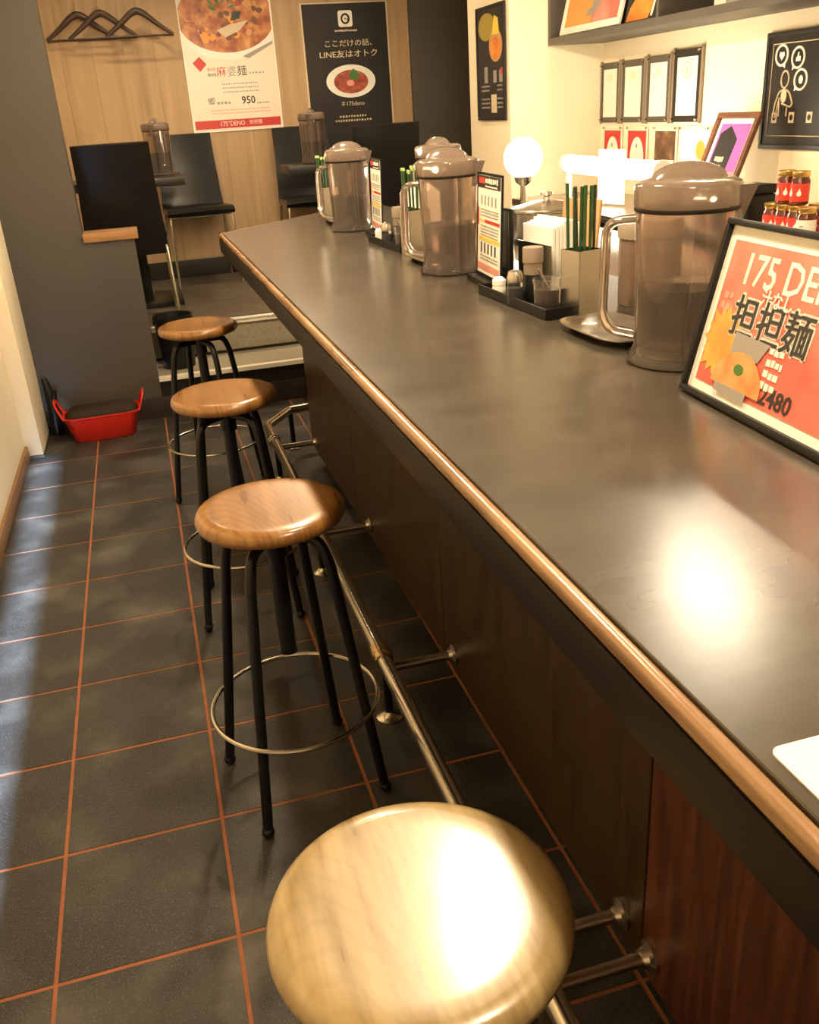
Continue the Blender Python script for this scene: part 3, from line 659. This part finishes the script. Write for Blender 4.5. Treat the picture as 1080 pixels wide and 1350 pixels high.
def card(y0, y1, label, kind):
    e = empty('wall_card', matrix=facing((2.694, y0, .955), (0, -1, 0), (0, 0, 1))); w_ = y0-y1; h_ = .195
    rect('acrylic_back', -.012, w_+.012, -.01, h_+.02, 0, printcream, e, .004)
    z = .0042
    for x in (-.004, w_+.004): MB().lathe([(.005, 0), (.005, .010)], 10, Matrix.Translation((x, h_+.012, .004))).build('standoff', chrome, e)
    if kind == 'red':
        rect('red_sheet', 0, w_, 0, h_, z, printred, e); ell('white_oval', w_*.52, h_*.36, w_*.38, h_*.50, z+.0007, printwhite, e)
        text('oval_mark', '7', .03, w_*.5, h_*.66, z+.0014, printblack, e) if False else ell('oval_mark', w_*.5, h_*.66, .008, .010, z+.0014, printgrey, e)
    elif kind == 'photo':
        rect('photo_sheet', 0, w_, 0, h_, z, collage, e); rect('photo_inset', w_*.35, w_*.97, h_*.02, h_*.38, z+.0007, printwhite, e); ell('noodle_plate', w_*.66, h_*.2, w_*.24, h_*.14, z+.0014, foodred, e)
    else:
        rect('white_sheet', 0, w_, 0, h_, z, printwhite, e); ell('orange_bowl', w_*.74, h_*.62, w_*.17, h_*.20, z+.0007, printorange, e); scribble('small_print', w_*.1, w_*.45, h_*.3, .006, z+.0007, printpink, e)
    tag(e, label, 'card', 'small cards under the certificates')
card(3.292, 3.125, 'red card with white oval farthest left in the lower row', 'red')
card(3.05, 2.878, 'red card with white oval second from left in the lower row', 'red')
card(2.796, 2.622, 'dark photo collage card in the lower row', 'photo')
card(2.574, 2.366, 'white card with an orange dish in the lower row', 'white')
# brown frame with the magenta picture, leaning on the wall
e = empty('leaning_picture', matrix=facing((2.46, 2.148, .862), (0, -1, 0), (.14, 0, .36))); W_, H_ = .266, .386; f_ = .022
MB().box(0, W_, 0, f_, 0, .016).box(0, W_, H_-f_, H_, 0, .016).box(0, f_, f_, H_-f_, 0, .016).box(W_-f_, W_, f_, H_-f_, 0, .016).build('frame', framewood, e, 30, .003, 2)
rect('mount', f_, W_-f_, f_, H_-f_, .002, paperw, e, .002); rect('magenta_print', .040, W_-.040, .040, H_-.040, .0042, purplem, e)
poly('black_bottle_shape', [(.046, .04), (.18, .04), (.165, .16), (.17, .29), (.105, .338), (.052, .31)], .0049, printblack, e)
rect('pale_lower_print', .185, W_-.042, .042, .17, .0049, printpink, e); scribble('lettering', .075, .13, .215, .024, .0057, printbeige, e, .15); scribble('lettering', .075, .13, .19, .009, .0057, printbeige, e)
tag(e, 'brown wooden frame with magenta and black picture leaning on the wall', 'picture')
# black notice with the figure
e = empty('black_notice', matrix=facing((2.694, 2.018, 1.096), (0, -1, 0), (0, 0, 1))); W_, H_ = .56, .386
MB().box(0, W_, 0, H_, 0, .006).build('board', charcoal, e, 30, .002)
MB().box(-.004, W_, -.004, .012, 0, .010).box(-.004, W_, H_-.012, H_+.004, 0, .010).box(-.004, .012, .012, H_-.012, 0, .010).box(W_-.012, W_, .012, H_-.012, 0, .010).build('frame', printblack, e, 30, .002)
z = .0064
MB().tube([(.036, .042, z), (W_-.036, .042, z), (W_-.036, H_-.036, z), (.036, H_-.036, z)], .0022, 6, True).build('border_line', printbeige, e)
def bubble(cx, cy, ang):
    m = MB(); R_ = .033; m.tube([(cx+R_*math.cos(2*PI*k/28), cy+R_*math.sin(2*PI*k/28), z) for k in range(28)], .0045, 6, True)
    a = ang; t0 = (cx+R_*math.cos(a-.3), cy+R_*math.sin(a-.3)); t1 = (cx+R_*1.5*math.cos(a), cy+R_*1.5*math.sin(a)); t2 = (cx+R_*math.cos(a+.3), cy+R_*math.sin(a+.3))
    m.prism([t0, t1, t2], z, z+.001); m.build('speech_bubble', printwhite, e, 40)
for i, (cx, cy, a) in enumerate([(.088, .312, -1.1), (.180, .300, -2.2), (.205, .228, -2.3)]):
    bubble(cx, cy, a)
    m = MB()
    if i == 0: m.prism([(cx, cy-.017), (cx+.015, cy), (cx+.011, cy+.011), (cx+.004, cy+.011), (cx, cy+.005), (cx-.004, cy+.011), (cx-.011, cy+.011), (cx-.015, cy)], z, z+.001)
    elif i == 1: m.prism([(cx-.012, cy-.012), (cx+.012, cy-.012), (cx+.013, cy+.004), (cx+.002, cy+.004), (cx+.003, cy+.017), (cx-.003, cy+.017), (cx-.006, cy+.003), (cx-.012, cy)], z, z+.001)
    else: m.prism([(cx+.011*math.cos(k*PI/7), cy+.014*math.sin(k*PI/7)) for k in range(14)], z, z+.001)
    m.build('bubble_symbol', printwhite, e, 0)
fg = MB(); hx, hy = .118, .232
fg.tube([(hx+.021*math.cos(2*PI*k/24), hy+.028*math.sin(2*PI*k/24), z) for k in range(24)], .0035, 6, True)
fg.tube(fillet([(.066, .108, z), (.072, .150, z), (.090, .190, z), (.112, .198, z), (.128, .198, z), (.150, .188, z), (.172, .150, z), (.160, .138, z), (.112, .152, z)], .012, 4), .0035, 6)
fg.tube([(.094, .172, z), (.098, .108, z)], .003, 6).tube([(.142, .138, z), (.142, .108, z)], .003, 6).tube([(.066, .108, z), (.078, .104, z), (.092, .160, z)], .003, 6)
fg.build('figure_drawing', printbeige, e, 60)
ell('phone_glow', .118, .176, .016, .022, z, printbeige, e)
for i, x in enumerate((.060, .158, .256)):
    sq = rect('icon_tile', x, x+.030, .086, .122, z, printbeige, e); ell('icon_mark', x+.015, .104, .009, .010, z+.0008, printblack, e)
tag(e, 'black notice with a line drawn person and speech bubbles', 'notice')
# food poster on the end wall
e = empty('food_poster', matrix=facing((2.194, 3.765, 1.235), (0, -1, 0), (0, 0, 1))); W_, H_ = .385, .515
MB().box(0, W_, 0, H_, 0, .004).build('sheet', printblack, e, 0)
MB().box(-.004, W_+.004, -.006, .010, 0, .010).box(-.004, W_+.004, H_-.010, H_+.004, 0, .010).box(-.006, .010, .010, H_-.010, 0, .010).box(W_-.010, W_+.004, .010, H_-.010, 0, .010).build('frame', charcoal, e, 30, .002)
z = .0044
ell('yellow_drink', .14, .425, .115, .062, z, pmat('print_olive_yellow', (.36, .27, .05), .4), e); ell('soup_plate', .265, .335, .090, .072, z+.0007, pmat('print_peach', (.55, .28, .10), .4), e); ell('soup_plate_centre', .265, .325, .060, .048, z+.0014, foodorange, e)
poly('bottle_neck', [(.215, .385), (.315, .385), (.300, .455), (.25, .47)], z+.0008, printyellow, e)
for i, x in enumerate((.10, .225, .305)): rect('drink_glass', x, x+.045, .17, .245-.02*(i > 0), z, printgrey, e)
rect('red_glass', .325, .355, .205, .235, z+.0008, printred, e)
rect('price_panel', .19, .265, .03, .115, z, printbeige, e)
for yy in (.155, .135, .095, .075, .055): scribble('small_print', .05, .17, yy, .010, z, printgrey, e, seed=int(yy*1000)); scribble('small_print', .275, .35, yy, .010, z, printgrey, e, seed=int(yy*999))
tag(e, 'black framed food and drinks poster on the cream end wall', 'poster')

# wall shelf
sh = empty('wall_shelf', (0, 0, 0))
B(2.40, 2.70, .90, 3.345, 1.548, 1.578).build('bottom_board', shelfm, sh, 30, .002); B(2.40, 2.70, .90, 3.345, 1.93, 1.96).build('top_board', shelfm, sh, 30, .002)
B(2.40, 2.70, 3.315, 3.345, 1.578, 1.93).build('end_panel', shelfm, sh, 30, .002); B(2.685, 2.70, .90, 3.315, 1.578, 1.93).build('back_panel', shelfin, sh)
for y in (2.335, 1.40): B(2.405, 2.685, y-.008, y+.008, 1.578, 1.93).build('divider', shelfm, sh, 30, .001)
tag(sh, 'dark grey box shelf high on the kitchen wall', 'shelf')
e = empty('shelf_picture', matrix=facing((2.425, 3.245, 1.580), (0, -1, 0), (.07, 0, .29))); W_, H_ = .585, .30
MB().box(0, W_, 0, .03, 0, .012).box(0, W_, H_-.03, H_, 0, .012).box(0, .03, .03, H_-.03, 0, .012).box(W_-.03, W_, .03, H_-.03, 0, .012).build('frame', printwhite, e, 30, .002)
rect('print', .03, W_-.03, .03, H_-.03, .004, redwash, e, .002); poly('orange_area', [(.03, .03), (.30, .03), (.26, .27), (.03, .27)], .0062, printorange, e); poly('dark_strokes', [(.24, .06), (.34, .07), (.33, .085), (.36, .10), (.33, .2), (.29, .2), (.29, .10), (.25, .085)], .0070, printgrey, e)
for k in range(12): rect('white_speck', .40+.012*(k % 4), .407+.012*(k % 4), .10+.022*(k//4), .108+.022*(k//4), .0072, printpink, e)
tag(e, 'white framed red and orange picture standing in the shelf', 'picture')
e = empty('noodle_photo', matrix=facing((2.44, 2.645, 1.580), (0, -1, 0), (.06, 0, .29))); rect('photo', 0, .29, 0, .28, 0, printblack, e, .008)
poly('orange_noodles', [(.012, .004), (.03, .055), (.08, .10), (.15, .125), (.20, .115), (.215, .06), (.19, .004)], .0082, foodorange, e); poly('chopstick_shape', [(.205, .01), (.222, .01), (.245, .16), (.235, .16)], .0086, printwhite, e)
tag(e, 'black photo panel of orange noodles standing in the shelf', 'picture')
o = B(-.05, .05, -.035, .035, 0, .16).build('white_carton', printwhite, None, 30, .002); o.location = (2.48, 1.955, 1.578); tag(o, 'white carton standing in the shelf', 'carton')
o = B(-.06, .06, -.15, .15, 0, .12).build('dark_storage_box', framewood, None, 30, .003); o.location = (2.50, 1.68, 1.578); tag(o, 'dark brown box standing in the shelf', 'box')

# ------------------------------------------------------------------ posters on the oak wall
YB = 5.212
e = empty('menu_poster', matrix=facing((.788, YB, 1.252), (1, 0, 0), (0, 0, 1))); W_, H_ = .565, .86
MB().box(-.006, W_+.006, -.006, H_+.006, 0, .003).build('rim', paperw, e, 0); rect('sheet', 0, W_, 0, H_, .003, printcream, e); z = .0038
bx_, by_, bR = .285, .600, .315
def clip_ell(cx, cy, rx, ry, w_, top):
    pts = []
    for k in range(64):
        a = 2*PI*k/64; pts.append((min(w_, max(0, cx+rx*math.cos(a))), min(top, cy+ry*math.sin(a))))
    out = []
    for q in pts:
        if not out or (abs(q[0]-out[-1][0])+abs(q[1]-out[-1][1])) > 1e-5: out.append(q)
    return out
poly('bowl_rim', clip_ell(bx_, .63, .33, .225, W_-.004, H_-.004), z, printwhite, e)
poly('bowl_shadow', [(.36, .420), (W_-.006, .500), (W_-.006, .485), (.40, .408)], z+.0005, printgrey, e)
poly('noodle_bowl', clip_ell(bx_, .64, .300, .195, W_-.004, H_-.004), z+.0007, foodm, e)
chunks('noodle_topping', bx_, .64, .28, .175, 46, .030, z+.0014, [foodm, printbrown, printorange, foodred, printbrown, printbeige2], e, 3, H_-.006)
for k, (lx, ly, la) in enumerate([(.20, .72, 2.3), (.22, .76, 2.0), (.25, .78, 1.7), (.275, .79, 1.45), (.30, .77, 1.2), (.32, .74, .8), (.33, .70, .3), (.24, .73, 1.9), (.28, .74, 1.3), (.21, .69, 2.7)]):
    c_, s__ = math.cos(la), math.sin(la); L_ = .062; poly('garnish_leaf', [(lx-c_*L_*.5, ly-s__*L_*.5), (lx+s__*.010, ly-c_*.010), (lx+c_*L_*.5, ly+s__*L_*.5), (lx-s__*.010, ly+c_*.010)], z+.0026+k*.00004, printgreen if k % 2 else printsage, e)
poly('tofu_slice', [(.22, .57), (.30, .60), (.42, .62), (.36, .565), (.27, .53)], z+.0030, printbeige, e)
poly('tofu_slice', [(.10, .58), (.16, .56), (.20, .51), (.13, .50)], z+.0014, printorange, e)
poly('dark_garnish', [(.31, .62), (.37, .63), (.38, .67), (.33, .67)], z+.0028, printblack, e)
poly('red_badge', [(.045, .395), (.085, .345), (.130, .385), (.09, .43)], z+.0014, printred, e)
text('lettering', '麻', .064, .215, .335, z, printred, e); text('lettering', '婆', .064, .280, .335, z, printgrey, e); text('lettering', '麺', .064, .345, .335, z, printblack, e); scribble('small_print', .13, .18, .355, .022, z, printpink, e, .2); scribble('small_print', .13, .18, .325, .022, z, printgrey, e, .2)
scribble('small_print', .39, .49, .325, .014, z, printgrey, e, .7)
for yy in (.268, .245, .222): scribble('small_print', .21, .44, yy, .010, z, printgrey, e, .5, seed=int(yy*1e3))
text('lettering', '郷', .046, .130, .170, z, printblack, e); scribble('small_print', .165, .25, .160, .020, z, printgrey, e, .4, 5)
text('lettering', '950', .062, .365, .168, z, printblack, e, bold=.0012, sx=.95); scribble('small_print', .42, .50, .150, .012, z, printgrey, e, .3, 6)
for yy in (.118, .100): scribble('small_print', .12, .50, yy, .009, z, printpink, e, .5, int(yy*1e3))
rect('red_band', .008, W_-.008, .012, .062, z, printred, e)
text('lettering', '175°DENO', .040, .245, .037, z+.0007, printcream, e, sx=.85); text('lettering', '担担麺', .028, .395, .038, z+.0007, printcream, e)
tag(e, 'large white menu poster with a bowl of noodles on the oak wall', 'poster')
e = empty('dark_poster', matrix=facing((1.551, YB, 1.10), (1, 0, 0), (0, 0, 1))); W_, H_ = .550, .845
MB().box(-.010, W_+.010, -.010, H_+.006, 0, .002).build('rim', printbeige, e, 0); rect('sheet', 0, W_, 0, H_, .002, charcoal, e); z = .0028
pl_ = []
for cx, cy, a0 in ((.31, .79, 0), (.245, .79, PI/2), (.245, .725, PI), (.31, .725, 1.5*PI)):
    for k in range(5): a = a0+PI/2*k/4; pl_.append((cx+.014*math.cos(a), cy+.014*math.sin(a)))
poly('white_badge', pl_, z, printwhite, e); m = MB(); m.tube([(.2775+.024*math.cos(2*PI*k/24), .757+.026*math.sin(2*PI*k/24), z+.001) for k in range(24)], .006, 6, True); m.sphere((.2775, .757, z), .013, (1, 1, .05)).tube([(.289, .757, z+.001), (.30, .742, z+.001)], .004, 6); m.build('badge_mark', charcoal, e)
scribble('small_print', .205, .35, .690, .012, z, printbeige, e, .25, 2)
text('lettering', 'ここだけの話、', .044, .30, .615, z, printbeige, e, sx=1.15); text('lettering', 'LINE友はオトク', .046, .285, .553, z, printbeige, e, sx=1.22, bold=.0004)
ell('white_plate', .285, .395, .165, .098, z, printwhite, e); ell('red_noodles', .285, .392, .115, .070, z+.0007, foodred, e); poly('green_garnish', [(.27, .43), (.305, .47), (.345, .435), (.33, .405), (.285, .40)], z+.0014, printgreen, e); ell('minced_centre', .28, .385, .025, .018, z+.0015, printpink, e)
text('lettering', '＃175deno', .036, .285, .260, z, printbeige, e, sx=1.0)
scribble('small_print', .19, .38, .185, .014, z, printbeige, e, .5, 3); scribble('small_print', .16, .41, .160, .014, z, printbeige, e, .5, 4)
tag(e, 'charcoal poster with a plate of red noodles on the oak wall', 'poster')

# ------------------------------------------------------------------ hangers
ck = empty('coat_rail', (0, 0, 0)); B(.08, .66, 5.195, 5.214, 2.035, 2.085).build('board', hangerm, ck, bevel=.004)
for x in (.215, .323, .536): MB().tube(fillet([(x, 5.196, 2.040), (x, 5.06, 2.045), (x, 5.05, 2.06)], .01, 3), .006, 8).build('peg', blackm, ck)
tag(ck, 'dark wooden coat rail on the oak wall', 'coat rail')
def hanger(x, y, label):
    h = empty('coat_hanger', (x, y, 1.797))
    sh_ = fillet([(-.197, 0, .006), (-.12, 0, .058), (-.04, 0, .122), (0, 0, .140), (.04, 0, .122), (.12, 0, .058), (.197, 0, .006)], .03, 4)
    rad = [.009+.011*max(0, 1-abs(p.x)/.2) for p in sh_]
    MB().tube(sh_, .012, 10, radii=rad, flat=(1, .75)).build('shoulder_bar', hangerm, h, 60)
    MB().tube([(-.197, 0, .004), (.197, 0, .004)], .0065, 8).build('trouser_bar', hangerm, h)
    MB().tube([(0, 0, .15), (0, 0, .20)]+[(.018-.018*math.cos(a), 0, .215+.020*math.sin(a)) for a in [PI*k/8 for k in range(9)]], .0024, 8).build('hook', chrome, h)
    tag(h, label, 'hanger', 'dark coat hangers on the rail')
hanger(.200, 5.168, 'dark wooden coat hanger at the left of the rail'); hanger(.330, 5.125, 'dark wooden coat hanger in the middle of the rail'); hanger(.540, 5.082, 'dark wooden coat hanger nearest the white poster')

# ------------------------------------------------------------------ dining furniture
def make_chair(high):
    c = empty('dining_chair'); hw = .19
    # padded shell: seat and back as one bent slab, front towards -y
    def slab(path, t, hw0, hw1):
        P = [Vector(p) for p in path]; n = len(P); vs = []; fs = []; K = 5
        for i, p in enumerate(P):
            a = P[max(0, i-1)]; b_ = P[min(n-1, i+1)]; d = (b_-a).normalized(); nn = Vector((0, -d.z, d.y)); h_ = hw0+(hw1-hw0)*i/(n-1)
            for s_ in (1, -1):
                for k in range(K):
                    u = -1+2*k/(K-1); edge = 1-.35*(abs(u) == 1)
                    q = p+nn*s_*t*.5*edge+Vector((0, 0, 0)); vs.append((u*h_, q.y, q.z))
        for i in range(n-1):
            o = i*2*K; o2 = o+2*K
            for k in range(K-1): fs += [(o+k, o+k+1, o2+k+1, o2+k), (o+K+k+1, o+K+k, o2+K+k, o2+K+k+1)]
            fs += [(o, o2, o2+K, o+K), (o+K-1, o+2*K-1, o2+2*K-1, o2+K-1)]
        for o in (0, (n-1)*2*K):
            for k in range(K-1): fs.append((o+k, o+K+k, o+K+k+1, o+k+1))
        return MB().add(vs, fs)
    slab(fillet([(0, -.215, .440), (0, -.19, .462), (0, .17, .448)], .02, 4), .038, .205, .198).build('seat', leather, c, 50)
    slab(fillet([(0, .165, .36 if high else .43), (0, .185, .50), (0, .205, .66), (0, .25, .885)], .06, 4), .030, .196, .180).build('backrest', leather, c, 50)
    for s_ in (-1, 1):
        MB().tube(fillet([(s_*.185, -.185, .434), (s_*.190, -.195, .40), (s_*.198, -.215, .006)], .02, 4), .0085, 10).build('leg', chrome, c)
        MB().tube(fillet([(s_*.180, .155, .434), (s_*.188, .175, .40), (s_*.200, .235, .006)], .02, 4), .0085, 10).build('leg', chrome, c)
        MB().tube([(s_*.183, -.185, .430), (s_*.180, .16, .430)], .0085, 8).build('seat_rail', chrome, c)
    MB().tube([(-.185, -.187, .430), (0, -.187, .424), (.185, -.187, .430)], .0085, 8).build('seat_rail', chrome, c)
    return c
CH = [((.235+.04, 3.86, .36), PI, True, 'black leather chair seen from behind the grey partition'),
      ((.712, 4.935, .36), .06, False, 'black leather chair against the oak wall by the partition'),
      ((1.45, 4.90, .36), 0, False, 'black leather chair against the oak wall under the dark poster'),
      ((1.66, 3.98, .36), PI, True, 'black leather chair with its back to the counter end')]
for lc, rz, hi, lb in CH:
    c = make_chair(hi); c.location = lc; c.rotation_euler = (0, 0, rz); tag(c, lb, 'chair', 'black leather dining chairs')
def table(x0, x1, y0, y1, label):
    t = empty('dining_table', ((x0+x1)/2, (y0+y1)/2, .36)); hx_, hy_ = (x1-x0)/2, (y1-y0)/2
    B(-hx_, hx_, -hy_, hy_, .645, .690).build('tabletop', tabletop_m, t, 30, .004, 2); B(-.035, .035, -.035, .035, .03, .645).build('pedestal', blackm, t, 30, .004); B(-.20, .20, -.20, .20, 0, .03).build('base_plate', blackm, t, 30, .006)
    B(-.12, .12, -.12, .12, .625, .645).build('top_bracket', blackm, t); tag(t, label, 'table', 'dark dining tables')
table(.02, .625, 4.16, 4.62, 'dark dining table between the two chairs by the partition')
table(1.22, 1.86, 4.30, 4.60, 'dark dining table behind the counter end')
# black bin on the lower step
bn = empty('waste_bin', (.428, 3.450, .190)); MB().lathe([(.072, 0), (.078, .004), (.092, .235), (.098, .240), (.098, .262), (.092, .262), (.088, .240), (.074, .012), (.001, .010)], 32, cap=False).build('bucket', blackplastic, bn, 50)
MB().tube([(.097*math.cos(PI*k/12), .097*math.sin(PI*k/12), .235-.07*math.sin(PI*k/12)) for k in range(13)], .004, 8).build('handle', blackplastic, bn); tag(bn, 'black round bin on the lower step behind the far stool', 'bin')
# red tub
tb = empty('red_tub', (.035, 3.085, 0), .02)
def srect(a, b_, z, n=40, e=5):
    out = []
    for i in range(n):
        t = 2*PI*i/n; out.append((math.copysign(abs(math.cos(t))**(2/e), math.cos(t))*a, math.copysign(abs(math.sin(t))**(2/e), math.sin(t))*b_, z))
    return out
rings = [srect(.132, .075, 0), srect(.138, .080, .004), srect(.168, .096, .112), srect(.173, .101, .115), srect(.173, .101, .120), srect(.166, .094, .120), srect(.134, .076, .010)]
vs = sum(rings, []); fs = []; n = 40
for r in range(len(rings)-1):
    for i in range(n): fs.append((r*n+i, r*n+(i+1)%n, (r+1)*n+(i+1)%n, (r+1)*n+i))
fs += [tuple(range(n))[::-1], tuple(range((len(rings)-1)*n, len(rings)*n))]
MB().add(vs, fs).build('tub', redplastic, tb, 50)
for s_ in (-1, 1): MB().tube(fillet([(s_*.168, -.060, .113), (s_*.196, -.050, .185), (s_*.196, .050, .185), (s_*.168, .060, .113)], .03, 4), .008, 10, flat=(.7, 1.2)).build('handle', redplastic, tb)
tag(tb, 'red plastic tub with handles on the floor before the partition', 'tub')
bg = MB(); bg.add(*(lambda rg: (sum(rg, []), [(r*40+i, r*40+(i+1)%40, (r+1)*40+(i+1)%40, (r+1)*40+i) for r in range(len(rg)-1) for i in range(40)]+[tuple(range(40))[::-1], tuple(range((len(rg)-1)*40, len(rg)*40))]))([srect(.130, .072, .012), srect(.158, .086, .10), srect(.155, .088, .125), srect(.13, .075, .142), srect(.06, .04, .150)])); o = bg.build('cloth_bundle', pmat('dark_brown_cloth', (.030, .021, .014), .7, spec=.2), None, 60); o.location = (.035, 3.085, .0); o.rotation_euler = (0, 0, .02); tag(o, 'dark brown cloth filling the red tub', 'cloth')
o = empty('black_bundle', (-.190, 3.205, 0)); MB().tube([(0, 0, .0), (.004, .01, .10), (.0, .02, .20), (-.012, .03, .265)], .02, 10, radii=[.028, .026, .022, .012]).build('bundle', printgreen if False else blackplastic, o, 60); MB().tube([(.012, -.01, .14), (.03, -.02, .215)], .010, 8, radii=[.014, .008]).build('loose_end', blackplastic, o, 60)
tag(o, 'black bundle standing between the red tub and the pillar', 'bundle')

# ------------------------------------------------------------------ lamps (above the picture)
def pendant(x, y, z, watt, label, spread=None):
    p = empty('pendant_lamp', (x, y, z))
    MB().tube([(0, 0, .16), (0, 0, CEIL-z)], .003, 6).lathe([(.04, CEIL-z-.02), (.04, CEIL-z)], 16).build('cord', blackm, p)
    MB().lathe([(.105, -.02), (.10, .02), (.075, .075), (.03, .115), (.018, .165), (.014, .165), (.026, .11), (.071, .072), (.096, .018), (.102, -.02)], 28, cap=False).build('shade', lampmetal, p, 50)
    MB().sphere((0, 0, .045), .032).build('bulb', bulbm, p, 60)
    d = bpy.data.lights.new('pendant_light', 'POINT'); d.energy = watt; d.color = LAMP_COL; d.shadow_soft_size = .035
    l = bpy.data.objects.new('pendant_light', d); COL.objects.link(l); l.parent = p; l.location = (0, 0, -.03); tag(p, label, 'lamp', 'pendant lamps over the counter')
for i, (y, wt) in enumerate([(-.62, 36), (.50, 34), (1.55, 30), (2.5, 26)]): pendant(.87, y, 1.98, wt, ['pendant lamp above the nearest stool', 'pendant lamp above the second stool', 'pendant lamp above the third stool', 'pendant lamp above the far stool'][i])
def downlight(x, y, watt, label, col=LAMP_COL):
    p = empty('ceiling_downlight', (x, y, CEIL))
    MB().lathe([(.065, -.004), (.065, 0)], 24).lathe([(.05, -.012), (.05, -.004)], 24).build('rim', printwhite, p); MB().lathe([(.045, -.016), (.045, -.012)], 24).build('lens', bulbm, p)
    d = bpy.data.lights.new('downlight', 'SPOT'); d.energy = watt; d.color = col; d.shadow_soft_size = .05; d.spot_size = math.radians(140); d.spot_blend = .8
    l = bpy.data.objects.new('downlight', d); COL.objects.link(l); l.parent = p; l.location = (0, 0, -.03); tag(p, label, 'lamp', 'ceiling downlights')
downlight(.45, 4.25, 42, 'ceiling downlight over the partition table'); downlight(1.45, 4.25, 42, 'ceiling downlight over the poster table')
def ceiling_tube(x, y, watt, label):
    p = empty('ceiling_strip_light', (x, y, CEIL)); B(-.05, .05, -.32, .32, -.05, 0).build('housing', printwhite, p, 30, .004); MB().tube([(0, -.29, -.065), (0, .29, -.065)], .016, 12).build('tube', stripm, p)
    d = bpy.data.lights.new('strip_light', 'AREA'); d.shape = 'RECTANGLE'; d.size = .08; d.size_y = .6; d.energy = watt; d.color = (1, .84, .58)
    l = bpy.data.objects.new('strip_light', d); COL.objects.link(l); l.parent = p; l.location = (0, 0, -.09); tag(p, label, 'lamp', 'kitchen ceiling strip lights')
ceiling_tube(2.40, 1.72, 9, 'ceiling strip light over the kitchen aisle')
